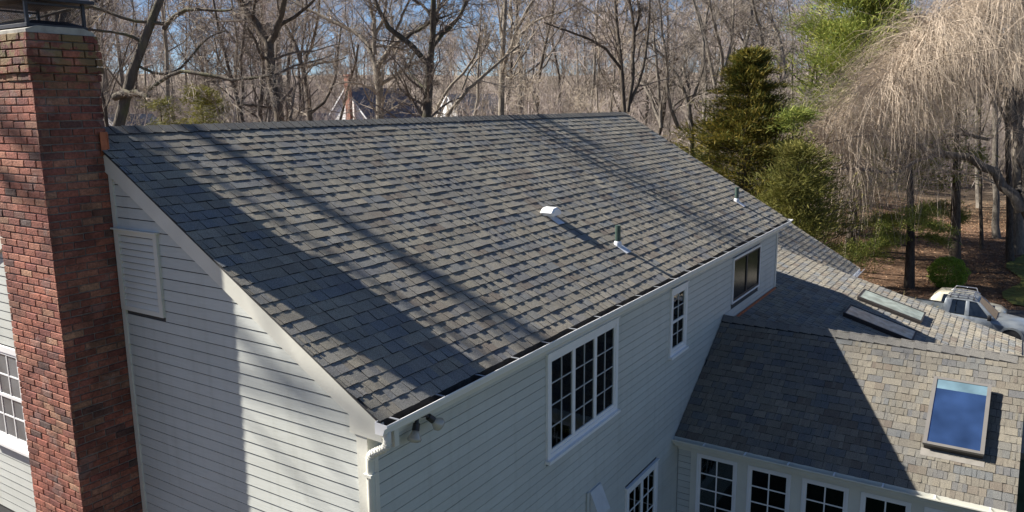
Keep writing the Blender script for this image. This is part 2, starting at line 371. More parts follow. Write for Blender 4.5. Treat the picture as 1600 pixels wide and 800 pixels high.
VMESH_DARK = []
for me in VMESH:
    m2 = me.copy(); m2.materials[0] = M_SHINGLE_DARK; VMESH_DARK.append(m2)
def shingle_field(roof, F, u0, u1, nrows, limit=300, wmin=0.2, wmax=0.34, seed=1, visible=None, clip=None, expo=EXPO, thick=1.0, gap=0.003, darker=False):
    """rows of shingles on the plane F (u along the row, v upslope); the largest in view as parts, the rest as one part"""
    r = np.random.default_rng(seed); items = []
    for k in range(nrows):
        a, b = (u0, u1) if clip is None else clip(k * expo)
        u = a - r.uniform(0, wmax * 0.8)
        while u < b:
            w = r.uniform(wmin, wmax); s, e = max(u, a), min(u + w, b)
            if e - s > 0.03: items.append((s, e - s - gap, k * expo, int(r.integers(NV)), r.uniform(), r.uniform(0.85, 1.15) * thick))
            u += w
    Fm = np.array(F); cen = np.array([(s + w/2, y + expo/2, 0.01, 1) for s, w, y, *_ in items]) @ Fm.T
    px, py, d = project(cen[:, :3])
    score = np.array([it[1] for it in items]) / d
    ok = (px > -5) & (px < 1605) & (py > -5) & (py < 805)
    if visible is not None: ok &= visible(px, py)
    order = np.argsort(np.where(ok, -score, 1.0)); single = set(order[:limit][ok[order[:limit]]].tolist())
    Vs, Fs, Ts, b = [], [], [], 0
    base = [(np.array(v.v), v.f, np.array(v.t)) for v in VARS]
    for i, (s, w, y, vi, tn, th) in enumerate(items):
        S = Matrix.Translation((s, y, 0)) @ Matrix.Diagonal((w, expo / EXPO, th, 1))
        if i in single:
            o = bpy.data.objects.new('shingle', (VMESH_DARK if darker else VMESH)[vi]); C.objects.link(o); o.parent = roof; o.matrix_basis = F @ S
        else:
            V, f, t = base[vi]; Mx = np.array(F @ S)
            Vs.append(V @ Mx[:3, :3].T + Mx[:3, 3]); Fs += [tuple(q + b for q in g) for g in f]; Ts.append(t + tn); b += len(V)
    if Vs:
        me = fast_mesh('shingle_courses', np.concatenate(Vs), Fs, 4, np.concatenate(Ts))
        me.materials.append(M_SHINGLE_DARK if darker else M_SHINGLE); me.materials.append(M_EDGE); me.polygons.foreach_set('material_index', np.tile(np.array(EDGE_SLOT, np.int32), len(me.polygons) // 5))
        o = obj('shingle_courses', me, None, roof); o['kind'] = 'stuff'

def ridge_caps(roof, p0, p1, pitchA, pitchB, up=Vector((0, 0, 1)), step=0.145, w=0.15, seed=5, lift=0.012, sideA=None, chunk=1.0):
    """folded cap shingles along a ridge; A side falls along sideA"""
    p0, p1 = Vector(p0), Vector(p1); L = (p1 - p0).length; d = (p1 - p0).normalized(); sA = Vector(sideA)
    r = random.Random(seed); n = int(L / step)
    a = (sA * math.cos(pitchA) - up * math.sin(pitchA)) * w; b = (-sA * math.cos(pitchB) - up * math.sin(pitchB)) * w
    for i in range(n):
        q = p0 + d * (i * step + r.uniform(-0.004, 0.004)); e = q + d * (step * 1.25)
        h0, h1 = lift + 0.013 * chunk, lift; t = 0.013 * chunk; j = r.uniform(-0.006, 0.006)
        V = [q + up*h0 + a + d*j, q + up*h0, q + up*h0 + b, e + up*h1 + a, e + up*h1, e + up*h1 + b]
        V += [v - up * t * 1.4 for v in V]
        m = MB(); m.add(V, [(0,1,4,3), (1,2,5,4), (6,9,10,7), (7,10,11,8), (0,6,7,1), (1,7,8,2), (3,4,10,9), (4,5,11,10), (0,3,9,6), (2,8,11,5)])
        o = m.build('ridge_cap', M_CAP, roof); o.data.materials.append(M_EDGE); o.data.polygons.foreach_set('material_index', [0, 0, 0, 0, 1, 1, 1, 1, 1, 1])

PITCH = math.radians(30.45); CP, SP, TP = math.cos(PITCH), math.sin(PITCH), math.tan(PITCH)
L, W = 13.30, 3.951; H = W * TP; EW = 0.18; GX = 0.05      # roof length, half span, rise; eave wall offset, gable wall offset

house = thing('house', 'large two-storey clapboard house with shingled gable roof and brick chimney', 'house', (0, 0, GZ))
# walls (core volumes) ------------------------------------------------
core = MB()
yb = 2 * W - EW
core.prism([(EW + 0.006, GZ), (EW + 0.006, EW * TP - 0.14), (W, H - 0.14), (yb, EW * TP - 0.14), (yb, GZ)], GX + 0.006, L - GX, lambda p, x: (x, p[0], p[1]))
wall = core.build('wall', M_SHADOWGAP, house)

GAP = 0.011
def clapboards(wall, F, u_of_v, v0, v1, expo, holes, seed=1, mat=None, lip=0.009):
    """lapped boards on frame F, broken where a casing stands"""
    r = random.Random(seed); k = 0; v = v0
    while v < v1:
        u0, u1 = u_of_v(v, min(v + expo, v1))
        top = min(v + expo, v1)
        segs = [(u0[0], u1[0], u0[1], u1[1])]     # bottom-left, top-left, bottom-right, top-right u
        for (a, b, c, d) in holes:
            if c < top - 0.01 and d > v + 0.01:
                new = []
                for s in segs:
                    if b <= s[0] or a >= s[2]: new.append(s); continue
                    if a > s[0] + 0.02: new.append((s[0], s[1], a, a))
                    if b < s[2] - 0.02: new.append((b, b, s[2], s[3]))
                segs = new
        for s in segs:
            if s[2] - s[0] < 0.03: continue
            # long runs are several boards butted end to end
            cuts = [0.0]
            if s[2] - s[0] > 5.5:
                while cuts[-1] + 5.2 < 1.0 * (s[2] - s[0]): cuts.append(cuts[-1] + r.uniform(3.2, 4.9))
                cuts = [c / (s[2] - s[0]) for c in cuts if c < s[2] - s[0] - 0.8]
            cuts.append(1.0)
            for c0, c1 in zip(cuts[:-1], cuts[1:]):
                B = lambda c: s[0] + (s[2] - s[0]) * c; T = lambda c: s[1] + (s[3] - s[1]) * c
                g = 0.001 if c1 < 1 else 0; j = r.uniform(-0.0012, 0.0012); th = lip + r.uniform(-0.001, 0.001)
                V = [(B(c0), v + j, -0.004), (B(c1) - g, v + j, -0.004), (T(c1) - g, top - GAP, -0.004), (T(c0), top - GAP, -0.004),
                     (B(c0), v + j, th), (B(c1) - g, v + j, th), (T(c1) - g, top - GAP, 0.002), (T(c0), top - GAP, 0.002)]
                MB().add(V, [(0,3,2,1), (4,5,6,7), (0,1,5,4), (1,2,6,5), (2,3,7,6), (3,0,4,7)], F).build('clapboard', mat or M_SIDING, wall)
        v += expo; k += 1

FE = frame((0, EW, 0), (1, 0, 0), (0, 0, 1))            # eave wall: u = x, v = z, n = -y
FG = frame((GX, 0, 0), (0, -1, 0), (0, 0, 1))           # gable wall: u = -y
def window(parent, F, u0, u1, v0, v1, units=1, cols=2, rows=3, cas=0.07, sill=True, proud=0.035, midrail=False, mat=M_WHITE, mun=0.018, head=True, glass=None, cap=0.0, label=None, sashmat=None, curtains=(), munmat=None):
    """casing with sill, sashes, muntins and single panes; outer size u0..u1, v0..v1"""
    w = MB()
    w.box((u0, v0, 0), (u0 + cas, v1, proud), F); w.box((u1 - cas, v0, 0), (u1, v1, proud), F)
    w.box((u0 + cas, v1 - cas, 0), (u1 - cas, v1, proud - 0.002), F); w.box((u0 + cas, v0, 0), (u1 - cas, v0 + cas * 0.8, proud - 0.002), F)
    win = w.build('window', mat, parent)
    if label: win['label'] = label
    if sill: MB().box((u0 - 0.02, v0 - 0.04, 0), (u1 + 0.02, v0 - 0.001, proud + 0.04), F).build('sill', mat, win)
    if cap: MB().box((u0 - 0.015, v1 + 0.001, 0), (u1 + 0.015, v1 + 0.02, proud + 0.015), F).build('head_cap', mat, win)
    uw = (u1 - u0 - 2 * cas) / units
    for k in range(units):
        a = u0 + cas + k * uw; b = a + uw; c, d = v0 + cas * 0.8, v1 - cas; st = 0.036
        s = MB(); z = proud - 0.012
        s.box((a, c, 0), (a + st, d, z), F); s.box((b - st, c, 0), (b, d, z), F)
        s.box((a + st, d - st, 0), (b - st, d, z - 0.001), F); s.box((a + st, c, 0), (b - st, c + st * 1.3, z - 0.001), F)
        if midrail: s.box((a + st, (c + d) / 2 - 0.02, 0), (b - st, (c + d) / 2 + 0.02, z - 0.002), F)
        s.build('sash', sashmat or mat, win)
        ia, ib, ic, id_ = a + st, b - st, c + st * 1.3, d - st
        if cols > 1 or rows > 1:
            m = MB()
            for i in range(1, cols): x = ia + (ib - ia) * i / cols; m.box((x - mun/2, ic, 0.004), (x + mun/2, id_, 0.016), F)
            for j in range(1, rows): y = ic + (id_ - ic) * j / rows; m.box((ia, y - mun/2, 0.004), (ib, y + mun/2, 0.0145), F)
            m.build('muntin', munmat or mat, win)
        MB().box((ia, ic, 0.0008), (ib, id_, 0.0016), F).build('dark_room_backing', M_DARKROOM, win)  # flat dark sheet on the wall, painted as the unlit room
        for cu, cw_ in curtains:
            n_ = 5; x0 = ia + (ib - ia) * cu; x1 = x0 + (ib - ia) * cw_; cm = MB()
            V = [(x0 + (x1 - x0) * q / (2 * n_), yv, 0.0019 + 0.0024 * (q % 2)) for yv in (ic, id_) for q in range(2 * n_ + 1)]
            cm.add(V, [(q, q + 1, 2 * n_ + 2 + q, 2 * n_ + 1 + q) for q in range(2 * n_)], F); cm.build('curtain', M_CURTAIN, win)
        for i in range(cols):
            for j in range(rows):
                x0 = ia + (ib - ia) * i / cols; x1 = ia + (ib - ia) * (i + 1) / cols; y0 = ic + (id_ - ic) * j / rows; y1 = ic + (id_ - ic) * (j + 1) / rows
                tl = random.uniform(-0.0006, 0.0006)
                V = [(x0, y0, 0.005), (x1, y0, 0.005), (x1, y1, 0.005), (x0, y1, 0.005), (x0, y0, 0.008 + tl), (x1, y0, 0.008 - tl), (x1, y1, 0.008 + tl), (x0, y1, 0.008 - tl)]
                MB().add(V, [(0,3,2,1), (4,5,6,7), (0,1,5,4), (1,2,6,5), (2,3,7,6), (3,0,4,7)], F).build('pane', glass or M_GLASS, win)
    return win

WIN_E = [(3.02, 4.93, -1.62, -0.32), (6.87, 7.58, -1.42, -0.335), (10.03, 11.88, -1.255, -0.365), (5.31, 6.49, -4.45, -3.0)]
VENT = (-3.585, -2.86, 0.455, 1.305)
GWIN = (-6.95, -5.93, -1.74, -0.40)
CHX, CH0, CH1 = -0.600, 3.615, 4.618
def gable_span(v, t):
    def half(z): return max(0.0, W - max(EW, (z + 0.19) / TP)) if z + 0.19 > EW * TP else W - EW
    a, b = half(v), half(t)
    return (-W - a + 0.0, -W + a), (-W - b, -W + b)
def gspan(v, t):
    (a0, b0), (a1, b1) = gable_span(v, t)
    cb = 0.10
    return (a0, min(b0, -EW - cb)), (a1, min(b1, -EW - cb))
chim_hole = (-CH1 - 0.05, -CH0 + 0.05, GZ, 5)
clapboards(wall, FG, gspan, -2.75, H - 0.3, 0.113, [tuple(VENT), (GWIN[0], GWIN[1], GWIN[2] - 0.04, GWIN[3] + 0.02), chim_hole], 3)
clapboards(wall, FE, lambda v, t: ((GX + 0.10, L - GX - 0.08),) * 2, -5.2, -0.19, 0.113, [(a - 0.0, b + 0.0, c - 0.04, d + 0.02) for a, b, c, d in WIN_E], 4)

# corner boards, frieze, rake boards ---------------------------------
MB().box((GX - 0.028, EW - 0.022, GZ), (GX + 0.10, EW + 0.10, -0.17)).build('corner_board', M_TRIM, house)
MB().box((L - GX - 0.08, EW - 0.022, GZ), (L - GX + 0.02, EW + 0.08, -0.17)).build('corner_board', M_TRIM, house)
MB().box((GX - 0.02, CH0 - 0.075, GZ), (GX + 0.012, CH0 - 0.012, W * TP - 0.4)).build('chimney_trim_strip', M_TRIM, house)
rk = MB()
def yz(p, x): return (x, p[0], p[1])
rk.prism([(-0.02, -0.035), (W, H - 0.025), (W, H - 0.235), (0.34, 0.34 * TP - 0.235), (0.345, -0.19), (-0.02, -0.20)], 0.012, 0.046, yz)
rk.build('rake_board', M_TRIM, house)
rk = MB(); rk.prism([(2*W, -0.03), (W + 0.001, H - 0.025), (W + 0.001, H - 0.235), (2*W, -0.23)], 0.012, 0.046, yz); rk.build('rake_board', M_TRIM, house)
rk = MB(); rk.prism([(-0.02, -0.035), (W, H - 0.025), (2*W, -0.03), (2*W, -0.2), (W, H - 0.2), (-0.02, -0.2)], L - 0.046, L - 0.012, yz); rk.build('rake_board', M_TRIM, house)
MB().box((0.05, 0.005, -0.17), (L - 0.05, 0.03, -0.025)).build('fascia', M_TRIM, house)
MB().box((0.05, 0.03, -0.19), (L - 0.05, EW - 0.001, -0.172)).build('soffit', M_TRIM, house)
MB().box((GX + 0.10, EW - 0.024, -0.30), (L - GX - 0.08, EW - 0.0005, -0.1905)).build('frieze_board', M_TRIM, house)

# roof ----------------------------------------------------------------
rf = MB()
rf.prism([(0.0, -0.006), (W, H - 0.006), (2*W, -0.006), (2*W, -0.03), (W, H - 0.03), (0.0, -0.03)], 0.0, L, yz)
roof = rf.build('roof', M_DECK, house); 
FR = frame((0, 0, 0), (1, 0, 0), (0, CP, SP))
FR0 = frame((0, -0.025 * CP, -0.025 * SP), (1, 0, 0), (0, CP, SP))
shingle_field(roof, FR0, -0.012, L + 0.012, 32, seed=11, expo=EXPO + 0.025 / 32, thick=1.08, wmin=0.24, wmax=0.40)
ridge_caps(roof, (0.0, W, H), (L, W, H), PITCH, PITCH, sideA=(0, -1, 0), seed=2)

# gutter, hangers, downspout ------------------------------------------
gp = [(-0.002, 0.0), (-0.002, -0.105), (-0.085, -0.105), (-0.105, -0.05), (-0.135, -0.028), (-0.135, -0.008), (-0.128, -0.008), (-0.128, -0.025), (-0.098, -0.05), (-0.080, -0.098), (-0.010, -0.098), (-0.010, 0.0)]
g = MB(); g.prism(gp[::-1], -0.045, L + 0.01, yz); gut = g.build('gutter', M_WHITE, house)
for x in (-0.047, L + 0.009):
    g = MB(); g.prism([gp[i] for i in (0, 1, 2, 3, 4, 5)][::-1], x, x + 0.003, yz); g.build('end_cap', M_WHITE, gut)
g = MB(); g.prism([(-0.1275, -0.022), (-0.0985, -0.046), (-0.0795, -0.0975), (-0.0105, -0.0975), (-0.0105, -0.004), (-0.013, -0.004), (-0.014, -0.085), (-0.076, -0.085), (-0.095, -0.042), (-0.1265, -0.0185)], -0.04, L, yz); tag(g.build('gutter_liner', M_GUTTERIN, gut))  # thin dark liner along the inside of the channel
hx = 0.10
while hx < L:
    MB().box((hx, -0.132, -0.014), (hx + 0.02, -0.006, -0.008)).build('gutter_hanger', M_HANGER, gut); hx += 0.62
d = MB()
sec = lambda c, w, h: [(c[0]-w, c[1]-h), (c[0]+w, c[1]-h), (c[0]+w, c[1]+h), (c[0]-w, c[1]+h)]
path = [(0.03, -0.06, -0.09), (0.03, -0.06, -0.20), (0.028, -0.05, -0.235), (0.02, 0.0, -0.27), (0.008, 0.05, -0.295), (-0.0, 0.095, -0.325), (0.0, 0.11, -0.37), (0.0, 0.112, -0.45), (0.0, 0.112, -2.9)]
d.tube(path, [0.036] * len(path), 8)
ds = d.build('downspout', M_TRIM, house, smooth=True)
for i in range(1, 6):
    a = np.array(path[i]); b = np.array(path[i + 1])
    for t in (0.2, 0.7):
        c = a + (b - a) * t; q = (b - a) / np.linalg.norm(b - a) * 0.006
        MB().tube([c - q, c + q], [0.040, 0.040], 10).build('elbow_ridge', M_TRIM, ds)
for z in (-0.52, -2.2): MB().box((-0.045, 0.07, z), (0.045, 0.155, z + 0.025)).build('strap', M_TRIM, ds)
MB().box((0.10, -0.08, -0.26), (0.155, 0.004, -0.106)).build('gutter_drop_outlet', M_TRIM, gut)

# flood lights ----------------------------------------------------------
MB().tube([(0.66, 0.10, -0.19), (0.66, 0.10, -0.215)], [0.055, 0.055], 14).build('floodlight', M_BLACKMETAL, house)
fl = C.objects[-1] if C.objects[-1].name.startswith('floodlight') else bpy.data.objects['floodlight']
def lamp(p, dirv):
    p = np.array(p); dv = np.array(dirv); dv = dv / np.linalg.norm(dv)
    s = MB(); s.tube([p, p + dv * 0.045, p + dv * 0.05, p + dv * 0.115], [0.016, 0.02, 0.032, 0.034], 12); s.build('lamp_socket', M_BLACKMETAL, fl, smooth=False)
    b = MB(); q = p + dv * 0.112
    b.tube([q, q + dv * 0.03, q + dv * 0.075, q + dv * 0.095, q + dv * 0.108], [0.028, 0.04, 0.066, 0.06, 0.03], 16); b.build('bulb', M_LAMPGLASS, fl, smooth=True)
lamp((0.60, 0.09, -0.21), (-0.45, -0.15, -0.9)); lamp((0.70, 0.09, -0.21), (0.72, -0.35, -0.75))

# windows, vent, dryer hood --------------------------------------------
window(house, FE, *WIN_E[0], units=3, cols=2, rows=4, cas=0.07, cap=0.02, mun=0.011, munmat=M_MUNTIN, curtains=((0.60, 0.3),))
window(house, FE, *WIN_E[1], units=1, cols=2, rows=4, cas=0.075, midrail=True, cap=0.02, mun=0.013, munmat=M_MUNTIN, curtains=((0.0, 0.22),))
window(house, FE, *WIN_E[2], units=2, cols=1, rows=1, cas=0.042, sill=False, sashmat=M_CURB, glass=glass_mat('dim_tinted_glass', (0.012, 0.014, 0.016), 0.18, 0.0, 0.25))
window(house, FE, *WIN_E[3], units=2, cols=2, rows=4, cas=0.075, cap=0.02, mun=0.016)
window(house, FG, *GWIN, units=1, cols=3, rows=4, cas=0.075, midrail=True, glass=plain('pale_window_glass', (0.16, 0.17, 0.18), 0.08, 0.4, 1.5, spec=0.8))
a, b, c, d_ = VENT
v = MB()
v.box((a, c, 0), (a + 0.075, d_, 0.034), FG); v.box((b - 0.06, c, 0), (b, d_, 0.034), FG); v.box((a + 0.075, d_ - 0.05, 0), (b - 0.06, d_, 0.032), FG); v.box((a + 0.075, c, 0), (b - 0.06, c + 0.05, 0.032), FG)
vent = v.build('gable_vent', M_TRIM, house); vent['label'] = 'cream louvred vent beside the chimney'
MB().box((a - 0.02, d_ + 0.0005, 0), (b + 0.02, d_ + 0.016, 0.055), FG).build('head_cap', M_TRIM, vent)
MB().box((a + 0.075, c + 0.05, 0), (b - 0.06, d_ - 0.05, 0.004), FG).build('backing', M_CURB, vent)
ns = 11; hh = (d_ - c - 0.10) / ns
for i in range(ns):
    y = c + 0.05 + i * hh
    MB().add([(a + 0.075, y - 0.002, 0.029), (b - 0.06, y - 0.002, 0.029), (b - 0.06, y + hh * 0.80, 0.009), (a + 0.075, y + hh * 0.80, 0.009),
              (a + 0.075, y - 0.002, 0.021), (b - 0.06, y - 0.002, 0.021), (b - 0.06, y + hh * 0.80, 0.0045), (a + 0.075, y + hh * 0.80, 0.0045)],
             [(0,1,2,3), (7,6,5,4), (0,4,5,1), (1,5,6,2), (2,6,7,3), (3,7,4,0)], FG).build('slat', M_TRIM, vent)
hd = MB(); hd.prism([(EW, -2.52), (EW - 0.03, -2.52), (EW - 0.17, -2.84), (EW - 0.17, -2.88), (EW, -2.88)], 4.14, 4.46, yz)
hood = hd.build('dryer_hood', plain('grey_vent_hood', (0.55, 0.57, 0.58), 0.5, 0.1), house)
MB().box((4.06, EW - 0.03, -2.98), (4.12, EW - 0.012, -2.5)).build('hood_flange', M_SIDING, hood)

# roof vents -------------------------------------------------------------
def on_roof(x, y, z): return FR @ Vector((x, y, z))
def pipe(x, y):                           # x along, y world horizontal
    yy = y / CP; base = FR @ Vector((x, yy, 0))
    p = MB(); p.tube([base + Vector((0, 0, 0.0)), base + Vector((0, 0, 0.31))], [0.042, 0.042], 14, True)
    o = p.build('vent_pipe', M_GREENPIPE, house, smooth=False)
    f = MB(); f.tube([base + Vector((0, 0, -0.01)), base + Vector((0, 0, 0.05)), base + Vector((0, 0, 0.075))], [0.068, 0.056, 0.046], 14)
    f.build('pipe_boot', M_LEAD, o, smooth=False)
    f = MB(); f.box((x - 0.07, yy - 0.20, 0.013), (x + 0.10, yy - 0.03, 0.0165), FR); f.build('pipe_flashing', M_LEAD, o)
pipe(6.13, 0.74); pipe(12.12, 0.78)
hv = MB(); x0, y0 = 5.48, 1.52 / CP
b0 = Vector(on_roof(x0, y0, 0))
hv.tube([b0, b0 + Vector((0, 0, 0.09))], [0.05, 0.05], 12)
gv = hv.build('hooded_roof_vent', M_WHITE, house)
hv = MB()
prof = [(-0.13, 0.10), (-0.15, 0.15), (-0.09, 0.215), (0.02, 0.225), (0.12, 0.17), (0.14, 0.115)]
top = [(p[0], p[1]) for p in prof]
for sx, sc in ((-0.10, 0.82), (-0.085, 1.0), (0.085, 1.0), (0.10, 0.82)): pass
V = []; 
for sx, sc in ((-0.115, 0.80), (-0.09, 1.0), (0.09, 1.0), (0.115, 0.80)):
    for (py_, pz_) in prof: V.append((b0.x + py_ * sc, b0.y + sx, b0.z + 0.035 + (pz_ - 0.10) * sc * 0.95))
n = len(prof); Fq = [tuple(range(n))[::-1], tuple(range(3*n, 4*n))]
for k in range(3): Fq += [(k*n+i, k*n+(i+1) % n, (k+1)*n+(i+1) % n, (k+1)*n+i) for i in range(n)]
hv.add(V, Fq).build('vent_hood', M_WHITE, gv)
MB().box((x0 - 0.08, y0 - 0.20, 0.013), (x0 + 0.10, y0 + 0.02, 0.0165), FR).build('vent_flashing', M_LEAD, gv)

# ------------------------------------------------------------------ chimney
CT = 3.235
ch = MB(); ch.box((CHX + 0.016, CH0 + 0.011, GZ), (0.045, CH1 - 0.008, CT - 0.01)); chim = ch.build('chimney', M_MORTAR, house)
COURSE = 0.0745
br = np.random.default_rng(21)
def brick_variant(r):
    """unit brick with worn, uneven edges: front face inset from a slightly larger body"""
    c = 0.035
    j = lambda s: r.uniform(-s, s)
    V = []
    for z, ins in ((0.0, 0.0), (0.86, 0.0), (1.0, 1.0)):
        for (x, y) in ((0, 0), (1, 0), (1, 1), (0, 1)):
            ix = 0.02 * ins * (1 if x == 0 else -1); iy = 0.075 * ins * (1 if y == 0 else -1)
            V.append((x + ix + j(0.008), y + iy + j(0.03), z + (j(0.05) if ins else 0)))
    F = [(0,3,2,1)]
    for k in (0, 4): F += [(k+i, k+(i+1) % 4, k+4+(i+1) % 4, k+4+i) for i in range(4)]
    F.append((8, 9, 10, 11)); m = MB(); m.add(V, F); return m
BV = [brick_variant(br) for _ in range(10)]; BM = []
for v in BV:
    me = bpy.data.meshes.new('brick'); me.from_pydata(v.v, [], v.f); me.update(); me.materials.append(M_BRICK); BM.append(me)
items = []
def brick_face(F, width, nst, z0, z1, phase, seed, proud=lambda z: 0.0):
    r = np.random.default_rng(seed); pitch = width / nst; jn = 0.011
    k0 = int(math.floor((CT - z1) / COURSE)); nk = int((CT - z0) / COURSE)
    for k in range(nk):
        zb = CT - (k + 1) * COURSE
        off = 0.0 if (k + phase) % 2 == 0 else -pitch / 2
        ex = proud(k); u = off - ex
        while u < width + ex - 0.01:
            a = max(u, -ex); b = min(u + pitch, width + ex)
            if b > a + 0.04:
                items.append((F @ Matrix.Translation((a + (jn/2 if a > -ex + 1e-6 else 0), zb + jn/2 + r.uniform(-0.0025, 0.0025), -0.02)) @ Matrix.Diagonal((b - a - (jn/2 if a > -ex + 1e-6 else 0) - (jn/2 if b < width + ex - 1e-6 else 0), COURSE - jn, 0.02 + 0.008 + ex + r.uniform(-0.0035, 0.0035), 1)), int(r.integers(10)), r.uniform()))
            u += pitch
corb = lambda k: {0: 0.010, 1: 0.022, 2: 0.028, 3: 0.032, 4: 0.030, 5: 0.012}.get(k, 0.0)
brick_face(frame((CHX + 0.008, CH1, 0), (0, -1, 0), (0, 0, 1)), CH1 - CH0, 4.5, -3.2, CT, 0, 31, corb)
brick_face(frame((CHX, CH0 + 0.008, 0), (1, 0, 0), (0, 0, 1)), 0.65, 3.0, -3.2, CT, 1, 32, corb)
nvis = len(items)
brick_face(frame((0.05, CH1 - 0.008, 0), (-1, 0, 0), (0, 0, 1)), 0.65, 3.0, -3.2, CT, 0, 33, corb)
brick_face(frame((0.05, CH0, 0), (0, 1, 0), (0, 0, 1)), CH1 - CH0, 4.5, 1.7, CT, 1, 34, corb)
cen = np.array([tuple(m @ Vector((0.5, 0.5, 1))) for m, _, _ in items]); px, py, dd = project(cen)
score = np.where((np.arange(len(items)) < nvis) & (px > 0) & (px < 1600) & (py > 0) & (py < 800), 1 / dd + np.where(np.arange(len(items)) % 1 == 0, 0.0, 0.0), -1)
# the side face shows larger bricks than the raking front face
score[:nvis] *= np.array([1.0 if m.to_3x3().col[0].normalized().x > 0.5 else 0.93 for m, _, _ in items[:nvis]])
order = np.argsort(-score)[:300]; single = set(int(i) for i in order if score[i] > 0)
Vs, Fs, Ts, bq = [], [], [], 0
for i, (m, vi, tn) in enumerate(items):
    if i in single:
        o = bpy.data.objects.new('brick', BM[vi]); C.objects.link(o); o.parent = chim; o.matrix_basis = m
    else:
        Mx = np.array(m); V = np.array(BV[vi].v); Vs.append(V @ Mx[:3, :3].T + Mx[:3, 3]); Fs += [tuple(q + bq for q in f) for f in BV[vi].f]; Ts += [tn] * len(V); bq += len(V)
o = obj('brick_courses', fast_mesh('brick_courses', np.concatenate(Vs), Fs, 4, Ts), M_BRICK, chim); o['kind'] = 'stuff'
cr = MB(); e = 0.012
cr.prism([(0, 0.0), (0, 0.03), (0.10, 0.065), (0.55, 0.065), (0.65, 0.03), (0.65, 0.0)], CH0 - e + 0.02, CH1 + e - 0.02, lambda p, y: (CHX + p[0], y, CT - 0.002 + p[1]))
cr.build('cement_crown', M_CROWN, chim)
cg = MB(); cx0, cx1, cy0, cy1 = CHX + 0.04, 0.02, CH0 + 0.06, CH1 - 0.06
cg.add([(cx0, cy0, CT + 0.055), (cx1, cy0, CT + 0.055), (cx1, cy1, CT + 0.055), (cx0, cy1, CT + 0.055), (cx0, cy0, CT + 0.085), (cx1, cy0, CT + 0.085), (cx1, cy1, CT + 0.085), (cx0, cy1, CT + 0.085),
        (cx0 + 0.12, cy0 + 0.12, CT + 0.13), (cx1 - 0.12, cy0 + 0.12, CT + 0.13), (cx1 - 0.12, cy1 - 0.12, CT + 0.13), (cx0 + 0.12, cy1 - 0.12, CT + 0.13)],
       [(0,3,2,1), (0,1,5,4), (1,2,6,5), (2,3,7,6), (3,0,4,7), (4,5,9,8), (5,6,10,9), (6,7,11,10), (7,4,8,11), (8,9,10,11)])
cage = cg.build('spark_arrestor_base', M_BLACKMETAL, chim)
po = MB()
for x in (cx0 + 0.02, cx1 - 0.02):
    for y in (cy0 + 0.02, cy1 - 0.02): MB().box((x - 0.014, y - 0.014, CT + 0.08), (x + 0.014, y + 0.014, CT + 0.31)).build('cage_post', M_BLACKMETAL, chim)
for y in (cy0 + 0.02, cy1 - 0.02): MB().box((cx0 + 0.034, y - 0.008, CT + 0.262), (cx1 - 0.034, y + 0.008, CT + 0.282)).build('cage_rail', M_BLACKMETAL, chim)
ms = []
zA, zB = CT + 0.09, CT + 0.27
def screen(p0, p1):
    p0, p1 = np.array(p0), np.array(p1); n = int(np.linalg.norm(p1 - p0) / 0.022); Ps = []
    for i in range(-8, n + 8):
        for s in (1, -1):
            a = i / n; b = a + s * 8 / n
            def clip(t, z):
                return t, z
            ta, za, tb, zb = a, 0.0, b, 1.0
            if tb > 1: zb = (1 - ta) / (tb - ta) if tb != ta else 1; tb = 1
            if tb < 0: zb = (0 - ta) / (tb - ta); tb = 0
            if ta < 0: f = (0 - ta) / (b - a); za = f; ta = 0
            if ta > 1: f = (1 - ta) / (b - a); za = f; ta = 1
            if zb <= za: continue
            q0 = p0 + (p1 - p0) * ta; q1 = p0 + (p1 - p0) * tb
            Ps.append([[q0[0], q0[1], zA + (zB - zA) * za], [q1[0], q1[1], zA + (zB - zA) * zb]])
    return Ps
allP = screen((cx0 + 0.02, cy0 + 0.02), (cx1 - 0.02, cy0 + 0.02)) + screen((cx0 + 0.02, cy0 + 0.02), (cx0 + 0.02, cy1 - 0.02)) + screen((cx1 - 0.02, cy0 + 0.02), (cx1 - 0.02, cy1 - 0.02)) + screen((cx0 + 0.02, cy1 - 0.02), (cx1 - 0.02, cy1 - 0.02))
V, Fq = tubes(np.array(allP), np.full((len(allP), 2), 0.0011), 3)
obj('spark_screen', fast_mesh('spark_screen', V, Fq), M_BLACKMETAL, chim)
ld = MB(); ld.add([(cx0 - 0.06, cy0 - 0.06, CT + 0.30), (cx1 + 0.06, cy0 - 0.06, CT + 0.30), (cx1 + 0.06, cy1 + 0.06, CT + 0.30), (cx0 - 0.06, cy1 + 0.06, CT + 0.30),
        (cx0 - 0.06, cy0 - 0.06, CT + 0.33), (cx1 + 0.06, cy0 - 0.06, CT + 0.33), (cx1 + 0.06, cy1 + 0.06, CT + 0.33), (cx0 - 0.06, cy1 + 0.06, CT + 0.33), (cx0 + 0.2, cy0 + 0.2, CT + 0.42), (cx1 - 0.2, cy0 + 0.2, CT + 0.42), (cx1 - 0.2, cy1 - 0.2, CT + 0.42), (cx0 + 0.2, cy1 - 0.2, CT + 0.42)],
       [(0,3,2,1), (0,1,5,4), (1,2,6,5), (2,3,7,6), (3,0,4,7), (4,5,9,8), (5,6,10,9), (6,7,11,10), (7,4,8,11), (8,9,10,11)])
ld.build('spark_arrestor_lid', M_BLACKMETAL, chim)
